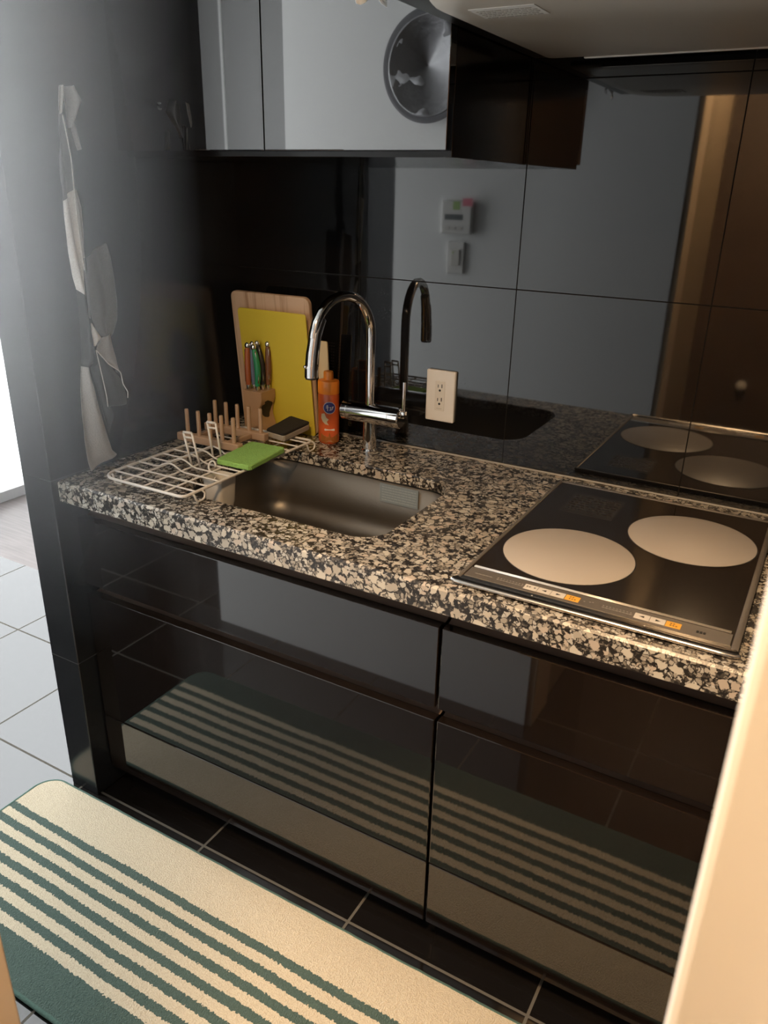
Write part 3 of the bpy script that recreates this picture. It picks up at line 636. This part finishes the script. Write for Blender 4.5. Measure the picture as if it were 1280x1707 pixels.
# ------------------------------------------------------------------ knife block and knives
kb = thing('knife_block', 'small beech knife block with a waisted side before the yellow sheet', 'knife block', (0.118, -0.1, H))
prof = [(0.088, H + 0.0004), (0.146, H + 0.0004), (0.147, H + 0.010), (0.141, H + 0.026), (0.1335, H + 0.042), (0.1315, H + 0.055), (0.135, H + 0.068), (0.1415, H + 0.078), (0.1435, H + 0.090), (0.1435, H + 0.108), (0.088, H + 0.108)]
bm = bmesh.new(); extrude_xz(bm, prof, -0.128, -0.072)
bmesh.ops.bevel(bm, geom=[e for e in bm.edges if abs(e.verts[0].co.y - e.verts[1].co.y) < 1e-6], offset=0.0015, segments=2, affect='EDGES')
blk = link('block_body', bm, 'block_wood', kb, smooth=True, autosmooth=30)
bm = bmesh.new()
pts_ = []
for k in range(14):
    a = 2 * PI * k / 14; pts_.append((-0.098 + 0.020 * math.cos(a) * (1 + 0.2 * math.sin(3 * a)), H + 0.062 + 0.024 * math.sin(a) * (1 + 0.18 * math.cos(2 * a + 1))))
def waist(z):
    for (xa, za), (xb, zb2) in zip(prof[1:10], prof[2:10]):
        if za <= z <= zb2: return xa + (xb - xa) * (z - za) / (zb2 - za)
    return 0.1435
rings = []
for s in (1.0, 0.8, 0.6, 0.4, 0.2): rings.append([bm.verts.new((waist(H + 0.062 + (z - H - 0.062) * s) + 0.0012 * (1.2 - s * 0.7), -0.098 + (y + 0.098) * s, H + 0.062 + (z - H - 0.062) * s)) for y, z in pts_])
for A, B in zip(rings, rings[1:]):
    for k in range(14): bm.faces.new((A[k], A[(k + 1) % 14], B[(k + 1) % 14], B[k]))
bm.faces.new(rings[-1]); low = [bm.verts.new((v.co.x - 0.003, v.co.y, v.co.z)) for v in rings[0]]
for k in range(14): bm.faces.new((low[k], low[(k + 1) % 14], rings[0][(k + 1) % 14], rings[0][k]))
link('dark_patch', bm, 'dark_brown', blk)  # dark patch laid over the waist of the block
def knife(x, y, mat, lx, ly, bow, hgt, label):
    t = thing('table_knife', label, 'knife', (x, y, H + 0.108), 'knives in the beech block')
    z0 = H + 0.1085
    n = 12; P_ = []; Rr = []
    for k in range(n + 1):
        s = k / n
        P_.append((x + lx * s + bow * math.sin(PI * s), y + ly * s, z0 + 0.012 + (hgt - 0.012) * s)); Rr.append(0.0062 + 0.0016 * math.sin(PI * s) - 0.0008 * (s > 0.9))
    bm = bmesh.new(); sweep(bm, P_, Rr, 12); link('handle', bm, mat, t, smooth=True, autosmooth=60)
    bm = bmesh.new(); sweep(bm, [(x, y, z0 + 0.0006), (x, y, z0 + 0.006), P_[0], P_[1]], [0.0048, 0.0052, 0.0052, 0.0049], 12); link('bolster', bm, 'chrome', t, smooth=True, autosmooth=60)
    bm = bmesh.new(); bmesh.ops.create_uvsphere(bm, u_segments=14, v_segments=10, radius=0.0072); bmesh.ops.scale(bm, vec=(0.95, 0.95, 1.15), verts=bm.verts); bmesh.ops.translate(bm, verts=bm.verts, vec=Vector(P_[-1]) + Vector((0, 0, 0.001)))
    link('end_cap', bm, 'chrome', t, smooth=True)
    bm = bmesh.new(); sweep(bm, [(p[0] + 0.0052 * (1 if bow >= 0 else -1) * 0.9, p[1] - 0.0035, p[2]) for p in P_[1:-1]], 0.0016, 6); link('spine', bm, 'trimsteel', t, smooth=True)
knife(0.097, -0.116, 'k_brown', 0.000, 0.002, -0.001, 0.105, 'reddish brown handled knife at the front corner of the block')
knife(0.107, -0.106, 'k_blue', -0.001, 0.000, -0.003, 0.108, 'blue grey handled knife beside the reddish brown one')
knife(0.124, -0.116, 'k_green', -0.008, 0.001, 0.006, 0.103, 'green handled knife with a bowed handle in the block')
knife(0.125, -0.096, 'k_black', -0.012, 0.0, 0.004, 0.109, 'black handled knife in the block behind the green one')
knife(0.134, -0.086, 'k_wood', 0.002, 0.0, 0.001, 0.108, 'dark wood handled knife standing apart by the yellow sheet')

# ------------------------------------------------------------------ wire rack over the sink
ZR = H + 0.0225
rk = thing('drying_rack', 'white coated wire rack bridging the end of the sink', 'rack', (0.2, -0.36, H))
RX0, RX1, RY0, RY1 = 0.088, 0.308, -0.578, -0.150
bm = bmesh.new(); sweep(bm, [(x, y, ZR) for x, y in rrect(RX0, RX1, RY0, RY1, [0.012, 0.03, 0.035, 0.012], 6)], 0.0030, 10, closed=True); link('rim', bm, 'wire', rk, smooth=True)
bm = bmesh.new()
for x in (0.143, 0.198, 0.253): sweep(bm, [(x, RY0, ZR - 0.002), (x, RY1, ZR - 0.002)], 0.0019, 8)
link('long_wires', bm, 'wire', rk, smooth=True)
bm = bmesh.new(); ncross = 12
for k in range(ncross):
    y = RY0 + 0.034 + k * 0.0337
    hump = 0.013 if 2 <= k <= 6 else 0.0
    P_ = []
    for j in range(23):
        s = j / 22; x = RX0 + (RX1 - RX0) * s; q = min(1, max(0, (x - 0.143) / 0.07))
        P_.append((x, y, ZR + 0.0012 + hump * math.sin(PI * q) ** 1.3))
    sweep(bm, P_, 0.0019, 8)
link('cross_wires', bm, 'wire', rk, smooth=True)
def hook(y, d):
    bm = bmesh.new(); P_ = [(RX1, y - 0.016 * d, ZR), (RX1 + 0.003, y - 0.012 * d, ZR - 0.003), (RX1 + 0.004, y - 0.009 * d, ZR - 0.013), (RX1 + 0.004, y - 0.005 * d, H + 0.0032), (RX1 + 0.004, y + 0.009 * d, H + 0.0032), (RX1 + 0.004, y + 0.015 * d, H + 0.006), (RX1 + 0.004, y + 0.017 * d, ZR - 0.008), (RX1 + 0.002, y + 0.013 * d, ZR - 0.002), (RX1, y + 0.009 * d, ZR)]
    sweep(bm, P_, 0.0021, 8); link('foot', bm, 'wire', rk, smooth=True)
hook(-0.540, 1); hook(-0.165, 1)
for y in (-0.558, -0.17):
    bm = bmesh.new(); sweep(bm, [(RX0 + 0.01, y, ZR), (RX0 + 0.012, y + 0.003, H + 0.003), (RX0 + 0.03, y + 0.003, H + 0.003), (RX0 + 0.034, y, ZR)], 0.0021, 8)
    link('foot', bm, 'wire', rk, smooth=True)
def upright(x, y, lx, ly, h):
    bm = bmesh.new(); w2 = 0.0105
    P_ = [(x - w2, y, ZR - 0.003), (x - w2 + lx, y + ly, ZR + h), (x + w2 + lx, y + ly + 0.002, ZR + h), (x + w2, y + 0.002, ZR - 0.003)]
    sweep(bm, [P_[0], P_[1]], 0.0024, 8); sweep(bm, [P_[1], P_[2]], 0.0028, 8); sweep(bm, [P_[2], P_[3]], 0.0024, 8)
    for t in (0.86, ): sweep(bm, [Vector(P_[0]).lerp(Vector(P_[1]), t), Vector(P_[3]).lerp(Vector(P_[2]), t)], 0.0024, 8)
    link('upright', bm, 'wire', rk, smooth=True)
upright(0.209, -0.434, -0.012, -0.006, 0.074); upright(0.213, -0.372, -0.006, -0.006, 0.082)
# small curl of wire between the uprights and the caddy
bm = bmesh.new(); sweep(bm, [(0.245 + 0.009 * math.cos(a), -0.425 + 0.004 * math.sin(a), ZR + 0.006 + 0.010 * math.sin(a)) for a in [2 * PI * k / 16 for k in range(13)]], 0.002, 8); link('wire_curl', bm, 'wire', rk, smooth=True)

# plate stand with dowels
ps = thing('plate_stand', 'wooden plate stand with two rows of pegs on the wire rack', 'plate stand', (0.145, -0.27, ZR + 0.004))
zr0, zr1 = ZR + 0.0042, ZR + 0.0225
for (y, xa, xb) in ((-0.316, 0.052, 0.232), (-0.222, 0.050, 0.230)):
    bx('rail', 'bamboo', ps, xa, xb, y - 0.009, y + 0.009, zr0, zr1, 0.003, 3)
for x in (0.092, 0.188):
    bx('cross_bar', 'bamboo', ps, x - 0.007, x + 0.007, -0.308, -0.230, zr0 + 0.003, zr1 - 0.004, 0.002)
for y in (-0.316, -0.222):
    for k in range(5):
        x = 0.080 + k * 0.0335
        bm = bmesh.new(); sweep(bm, [(x, y, zr1 - 0.003), (x, y, zr1 + 0.054), (x, y, zr1 + 0.0565)], [0.0048, 0.0046, 0.0038], 14); link('peg', bm, 'bamboo', ps, smooth=True, autosmooth=50)

# sponge caddy, pads
cd = thing('sponge_caddy', 'white plastic caddy hanging under the rack inside the sink', 'caddy', (0.274, -0.435, 0.79))
bm = bmesh.new(); zt = ZR - 0.0055
Ls = []
for z, d in ((zt - 0.070, 0.010), (zt - 0.066, 0.005), (zt - 0.055, 0.003), (zt, 0.0)): Ls.append([(x, y, z) for x, y in rrect(0.250 + d, 0.300 - d, -0.466 + d, -0.410 - d, 0.010, 4)])
for z, d in ((zt, 0.003), (zt - 0.06, 0.006)): Ls.append([(x, y, z) for x, y in rrect(0.250 + d, 0.300 - d, -0.466 + d, -0.410 - d, 0.008, 4)])
loft(bm, Ls); link('cup', bm, 'white_paint', cd, smooth=True, autosmooth=40)
for xx in (0.260, 0.290):
    bm = bmesh.new(); sweep(bm, [(xx, -0.470, zt - 0.004), (xx, -0.4705, ZR - 0.001), (xx, -0.4655, ZR + 0.0035)], 0.0014, 8)
    link('hanger', bm, 'white_paint', cd, smooth=True)
def pad(name, mat, corners, z, th, label, cat, mats=None):
    bm = bmesh.new(); P4 = [Vector((*c, 0)) for c in corners]; n = 10; pts = []
    for i in range(4):
        a, b = P4[i], P4[(i + 1) % 4]
        for k in range(n): 
            p = a.lerp(b, (k + 0.5) / n); nn = noise.noise(p * 90) * 0.0008; c = sum(P4, Vector()) / 4; pts.append((p + (p - c).normalized() * nn).to_2d())
    slab(bm, [(p.x, p.y) for p in pts], z, z + th, min(0.002, th / 3)); return bm
bm = pad('green', 'green', [(0.240, -0.408), (0.328, -0.404), (0.314, -0.262), (0.222, -0.268)], ZR + 0.0042, 0.0115, '', '')
tag(link('scrub_pad', bm, 'green', smooth=True, autosmooth=30), 'bright green scrub pad lying flat on the wire rack', 'scouring pad')
sp_ = thing('sponge', 'black topped grey sponge resting at the back end of the wire rack', 'sponge', (0.227, -0.135, ZR))
cs = [(0.207, -0.195), (0.266, -0.205), (0.258, -0.088), (0.187, -0.070)]
bm = pad('s', '', cs, ZR + 0.0042, 0.0135, '', ''); link('foam', bm, 'spongegrey', sp_, smooth=True, autosmooth=30)
bm = pad('s', '', cs, ZR + 0.0176, 0.006, '', ''); link('abrasive_layer', bm, 'spongeblack', sp_, smooth=True, autosmooth=30)

# ------------------------------------------------------------------ towel on the partition
CO = Vector((1.31124767, -1.58756574, 1.38079758))
def on_x(uu, vv, X):
    d = f + r * ((uu - 640) / FPX) - u * ((vv - 853.5) / FPX); t = (X - CO.x) / d.x; p = CO + d * t; return p.y, p.z
tw = thing('tea_towel', 'crumpled grey and cream checked tea towel hanging on the black partition', 'towel', (WX, -0.5, 1.53))
bm = bmesh.new()
def strip_cloth(rows, X, wav, seed, nd=9):
    # rows: (left px, right px, v, material index) from top to bottom, measured on the wall
    pr_ = []
    sub = []
    for a, b in zip(rows, rows[1:]):
        m = 5
        for k in range(m): s = k / m; sub.append(tuple(a[i] + (b[i] - a[i]) * s for i in range(4)) + (a[4],))
    sub.append(rows[-1])
    for (lu, lv, ru, rv, mi) in sub:
        yl, zl = on_x(lu, lv, X); yr, zr_ = on_x(ru, rv, X); row = []
        for j in range(nd):
            s = j / (nd - 1); y = yl + (yr - yl) * s; z = zl + (zr_ - zl) * s
            off = wav * math.sin(s * PI * 2.2 + seed + z * 9) + 0.35 * wav * noise.noise(Vector((y * 60, z * 18, seed)))
            row.append(bm.verts.new((X + off - 0.35 * wav * abs(2 * s - 1), y, z)))
        pr_.append((row, mi))
    for (A, mi), (B, _) in zip(pr_, pr_[1:]):
        for j in range(nd - 1): bm.faces.new((A[j], A[j + 1], B[j + 1], B[j])).material_index = mi
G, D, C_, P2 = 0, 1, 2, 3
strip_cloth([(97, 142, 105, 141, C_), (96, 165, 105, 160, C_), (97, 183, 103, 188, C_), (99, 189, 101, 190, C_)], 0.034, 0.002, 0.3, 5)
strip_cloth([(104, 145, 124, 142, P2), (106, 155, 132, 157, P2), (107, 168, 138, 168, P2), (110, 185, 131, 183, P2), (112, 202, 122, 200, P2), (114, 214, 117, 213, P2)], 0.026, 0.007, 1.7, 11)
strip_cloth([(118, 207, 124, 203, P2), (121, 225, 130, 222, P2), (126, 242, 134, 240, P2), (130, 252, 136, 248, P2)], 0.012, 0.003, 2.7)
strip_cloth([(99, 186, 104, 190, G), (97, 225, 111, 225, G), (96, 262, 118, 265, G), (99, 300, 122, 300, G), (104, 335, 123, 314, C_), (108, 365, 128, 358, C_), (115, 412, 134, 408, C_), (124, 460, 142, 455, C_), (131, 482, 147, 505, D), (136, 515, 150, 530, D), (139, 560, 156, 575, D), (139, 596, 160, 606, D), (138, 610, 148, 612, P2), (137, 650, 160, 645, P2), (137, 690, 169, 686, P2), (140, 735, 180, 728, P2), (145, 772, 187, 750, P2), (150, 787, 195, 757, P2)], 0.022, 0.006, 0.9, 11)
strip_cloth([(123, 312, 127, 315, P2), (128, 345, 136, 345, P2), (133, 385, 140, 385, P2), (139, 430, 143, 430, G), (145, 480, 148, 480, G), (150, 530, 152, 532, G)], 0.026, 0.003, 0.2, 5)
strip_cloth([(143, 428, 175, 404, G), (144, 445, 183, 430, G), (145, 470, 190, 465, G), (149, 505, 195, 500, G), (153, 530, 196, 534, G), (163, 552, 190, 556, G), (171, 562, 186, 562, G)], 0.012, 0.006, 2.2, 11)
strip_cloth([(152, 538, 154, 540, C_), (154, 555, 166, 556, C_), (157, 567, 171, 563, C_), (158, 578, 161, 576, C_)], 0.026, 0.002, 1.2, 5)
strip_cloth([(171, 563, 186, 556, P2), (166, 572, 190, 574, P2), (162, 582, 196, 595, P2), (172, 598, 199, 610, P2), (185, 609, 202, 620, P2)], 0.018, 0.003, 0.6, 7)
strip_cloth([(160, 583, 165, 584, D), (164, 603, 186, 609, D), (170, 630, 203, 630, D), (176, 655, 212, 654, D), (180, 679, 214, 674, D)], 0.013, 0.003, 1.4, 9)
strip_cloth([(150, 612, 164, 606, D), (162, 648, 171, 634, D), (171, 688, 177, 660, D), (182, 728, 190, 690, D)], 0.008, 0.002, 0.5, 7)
def hem(px, X):
    pp = []
    for a, b_ in zip(px, px[1:]):
        for k in range(4):
            q = (a[0] + (b_[0] - a[0]) * k / 4, a[1] + (b_[1] - a[1]) * k / 4); y, z = on_x(*q, X); pp.append((X, y, z))
    y, z = on_x(*px[-1], X); pp.append((X, y, z)); sweep(bm, pp, 0.0013, 6, mi=C_)
hem([(104, 190), (112, 230), (119, 268), (123, 312), (128, 358), (134, 408), (141, 452)], 0.030)
hem([(160, 583), (165, 605), (172, 635), (178, 662), (180, 679)], 0.019)
hem([(160, 583), (181, 607), (201, 620), (205, 640), (213, 653), (213, 664)], 0.024)
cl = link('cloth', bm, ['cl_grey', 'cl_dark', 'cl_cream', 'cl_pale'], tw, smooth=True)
cl.modifiers.new('thick', 'SOLIDIFY').thickness = 0.0012
sm = cl.modifiers.new('soft', 'SUBSURF'); sm.levels = 1; sm.render_levels = 1
hk = thing('wall_hook', 'small hook on the black partition holding the tea towel', 'hook', (WX, -0.49, 1.54))
bm = bmesh.new(); lathe(bm, -0.480, 1.527, [(0.008, WX + 0.0004), (0.008, WX + 0.004), (0.004, WX + 0.006), (0.004, WX + 0.032), (0.0055, WX + 0.033), (0.0055, WX + 0.035)], 20, ax='x'); link('peg', bm, 'chrome', hk, smooth=True, autosmooth=40)

# ------------------------------------------------------------------ upper cabinet and hood
ZU = 1.4375
uc = thing('wall_cabinet', 'mirror glossy black two door wall cabinet above the sink', 'cabinet', (0.35, -0.17, ZU))
bm = bmesh.new(); box(bm, WX + 0.001, 0.716, -0.334, -0.002, ZU - 0.010, 2.28, 0.001); link('carcass', bm, 'side_gloss', uc)
for xa, xb in ((WX + 0.002, 0.3555), (0.3575, 0.7165)): bx('door', 'gloss_upper', uc, xa, xb, -0.3575, -0.336, ZU, 2.27, 0.0012)
ZH = 1.608
hd_ = thing('range_hood', 'beige enamelled range hood with dark frame above the hob', 'range hood', (1.03, -0.3, ZH))
bm = bmesh.new(); box(bm, 0.7195, 1.495, -0.62, -0.003, ZH, 2.28, 0.002); link('housing', bm, 'carcass', hd_)
bm = bmesh.new()
Lh = []
for d, z in ((0.0, ZH - 0.0002), (0.0, ZH - 0.006), (0.004, ZH - 0.010), (0.03, ZH - 0.012)): Lh.append([(x, y, z) for x, y in rrect(0.765 + d, 1.47 - d, -0.612 + d, -0.060 - d, [0.012, 0.012, 0.11, 0.02], 8)])
loft(bm, Lh); tray = link('tray', bm, 'hood', hd_, smooth=True, autosmooth=40)
bm = bmesh.new(); box(bm, 0.83, 1.47, -0.060, -0.052, ZH - 0.012, ZH - 0.002, 0.001); link('edge_strip', bm, 'hoodtrim', hd_)
st = bmesh.new()
Mx = Matrix.Translation((0.838, -0.485, ZH - 0.0124)) @ Matrix.Rotation(math.radians(28), 4, 'Z')
box(st, -0.045, 0.045, -0.03, 0.03, -0.0004, 0.0004); bmesh.ops.transform(st, matrix=Matrix.Translation((0.855, -0.475, ZH - 0.0124)), verts=st.verts); lb = link('caution_label', st, 'paper', tray); lb['label'] = 'white printed caution sticker'
st = bmesh.new()
for k in range(5):
    xx = -0.04
    while xx < 0.036:
        wd = random.uniform(0.003, 0.010); box(st, 0.855 + xx, 0.855 + min(0.04, xx + wd), -0.475 + 0.022 - k * 0.010, -0.475 + 0.027 - k * 0.010, ZH - 0.0131, ZH - 0.0128); xx += wd + 0.002
link('print', st, 'grey_print', lb)
# crumpled clear film at the hood's front corner
bm = bmesh.new(); nx_, ny_ = 14, 9; gv = []
for i in range(nx_):
    row = []
    for j in range(ny_):
        a = i / (nx_ - 1); b_ = j / (ny_ - 1)
        p = Vector((0.705, -0.615 + 0.075 * a, ZH + 0.030 - 0.045 * b_ * (0.7 + 0.3 * math.sin(a * 7))))
        p += Vector((0.012 * noise.noise(p * 55), 0.006 * noise.noise(p * 70 + Vector((3, 1, 2))), 0.006 * noise.noise(p * 60 + Vector((9, 4, 1)))))
        row.append(bm.verts.new(p))
    gv.append(row)
for i in range(nx_ - 1):
    for j in range(ny_ - 1): bm.faces.new((gv[i][j], gv[i + 1][j], gv[i + 1][j + 1], gv[i][j + 1]))
fl = link('plastic_film', bm, 'film'); fl.modifiers.new('t', 'SOLIDIFY').thickness = 0.0008
tag(fl, 'scrap of crumpled white plastic film at the front edge of the range hood', 'plastic film')

# ------------------------------------------------------------------ things on the wall opposite, seen in the polish
YO = -1.325
ct = thing('bath_control_panel', 'white bath heater control panel on the white wall opposite the sink', 'control panel', (-0.02, YO, 1.28))
bx('housing', 'white_plastic', ct, -0.094, 0.031, YO + 0.0004, YO + 0.022, 1.222, 1.340, 0.004)
bx('display', 'lcd', ct, -0.079, -0.003, YO + 0.0215, YO + 0.0228, 1.272, 1.292, 0.0003)
bx('sticker', 'lime', ct, -0.046, -0.017, YO + 0.0215, YO + 0.0226, 1.308, 1.338)['label'] = 'lime green sticker'
bx('sticker', 'pink', ct, -0.007, 0.035, YO + 0.0225, YO + 0.0236, 1.322, 1.350)['label'] = 'pink sticker'
for k in range(3): bx('button', 'white_paint', ct, -0.077 + k * 0.026, -0.057 + k * 0.026, YO + 0.0215, YO + 0.024, 1.236, 1.248, 0.001)
sw = thing('light_switch', 'white light switch below the bath control panel', 'light switch', (-0.02, YO, 1.13))
bx('cover_plate', 'white_plastic', sw, -0.067, 0.003, YO + 0.0004, YO + 0.009, 1.076, 1.192, 0.002)
bx('rocker', 'white_paint', sw, -0.051, -0.013, YO + 0.0085, YO + 0.0135, 1.105, 1.165, 0.002)
bx('indicator', 'lime', sw, -0.045, -0.037, YO + 0.0133, YO + 0.0139, 1.15, 1.157)
pl = thing('wall_plate', 'round mottled grey glass plate hung high on the white wall', 'plate', (0.195, YO, 1.69))
bm = bmesh.new(); lathe(bm, 0, 0, [(0.05, 0.0005), (0.085, 0.004), (0.138, 0.022), (0.142, 0.025), (0.136, 0.0262), (0.126, 0.024)], 64)
bmesh.ops.transform(bm, matrix=Matrix(((1, 0, 0, 0.195), (0, 0, 1, YO), (0, 1, 0, 1.69), (0, 0, 0, 1))), verts=bm.verts); link('rim', bm, 'plate_rim', pl, smooth=True, autosmooth=40)
bm = bmesh.new(); lathe(bm, 0, 0, [(0.1265, 0.0242), (0.122, 0.0246)] + [(0.118 - 0.0058 * k, 0.0215 - 0.003 * math.sin(PI / 2 * min(1, k / 5))) for k in range(20)] + [(0.002, 0.0185)], 64)
bmesh.ops.transform(bm, matrix=Matrix(((1, 0, 0, 0.195), (0, 0, 1, YO), (0, 1, 0, 1.69), (0, 0, 0, 1))), verts=bm.verts)
for v in bm.verts:
    rr = math.hypot(v.co.x - 0.195, v.co.z - 1.69)
    if rr < 0.118: v.co.y += 0.013 * noise.noise(Vector((v.co.x * 19, 3.7, v.co.z * 19))) + 0.004 * noise.noise(Vector((v.co.x * 50, 1.3, v.co.z * 50)))
link('dish', bm, 'plate', pl, smooth=True)

# ------------------------------------------------------------------ rug
rg = thing('kitchen_rug', 'beige kitchen rug with dark green stripes on the black tiles', 'rug', (0.5, -0.85, 0))
bm = bmesh.new(); lp = rrect(-0.156, 1.45, -1.052, -0.640, 0.05, 10)
slab(bm, lp, 0.0006, 0.011, 0.003); link('pile', bm, 'rug', rg, smooth=True, autosmooth=40)
bm = bmesh.new(); ed = []
L3 = [Vector((x, y, 0.0062)) for x, y in lp]
for i in range(len(L3)):
    a, b_ = L3[i], L3[(i + 1) % len(L3)]; n = max(1, int((b_ - a).length / 0.02))
    for k in range(n):
        p = a.lerp(b_, k / n); q = noise.noise(p * 40) * 0.0012; ed.append(p + Vector((q, q, 0)))
sweep(bm, ed, 0.0054, 8, closed=True); link('edging', bm, 'rug_edge', rg, smooth=True)['label'] = 'dark green stitched edging'

# ------------------------------------------------------------------ scattering box added by the partition to imitate lens glare
def glare_mat():
    m = bpy.data.materials.new('lens_glare_volume'); m.use_nodes = True; nt = m.node_tree; nt.nodes.clear()
    o = nt.nodes.new('ShaderNodeOutputMaterial'); v = nt.nodes.new('ShaderNodeVolumeScatter'); v.inputs['Density'].default_value = 0.70; v.inputs['Anisotropy'].default_value = 0.7
    tc = nt.nodes.new('ShaderNodeTexCoord'); sp = nt.nodes.new('ShaderNodeSeparateXYZ'); nt.links.new(tc.outputs['Object'], sp.inputs[0])
    mr = nt.nodes.new('ShaderNodeMapRange'); mr.interpolation_type = 'SMOOTHSTEP'; mr.inputs[1].default_value = 0.72; mr.inputs[2].default_value = 1.75; mr.inputs[3].default_value = 0.05; mr.inputs[4].default_value = 0.76
    nt.links.new(sp.outputs[2], mr.inputs[0]); nt.links.new(mr.outputs[0], v.inputs['Density'])
    nt.links.new(v.outputs[0], o.inputs['Volume']); return m
MAT['glare_haze'] = glare_mat()
bm = bmesh.new(); box(bm, -0.09, 0.46, -0.94, -0.645, 0.74, 2.29)
hz = link('glare_haze', bm, 'glare_haze'); hz['kind'] = 'stuff'; tag(hz, 'thin scattering volume added as lens glare beside the black partition', 'glare_haze')
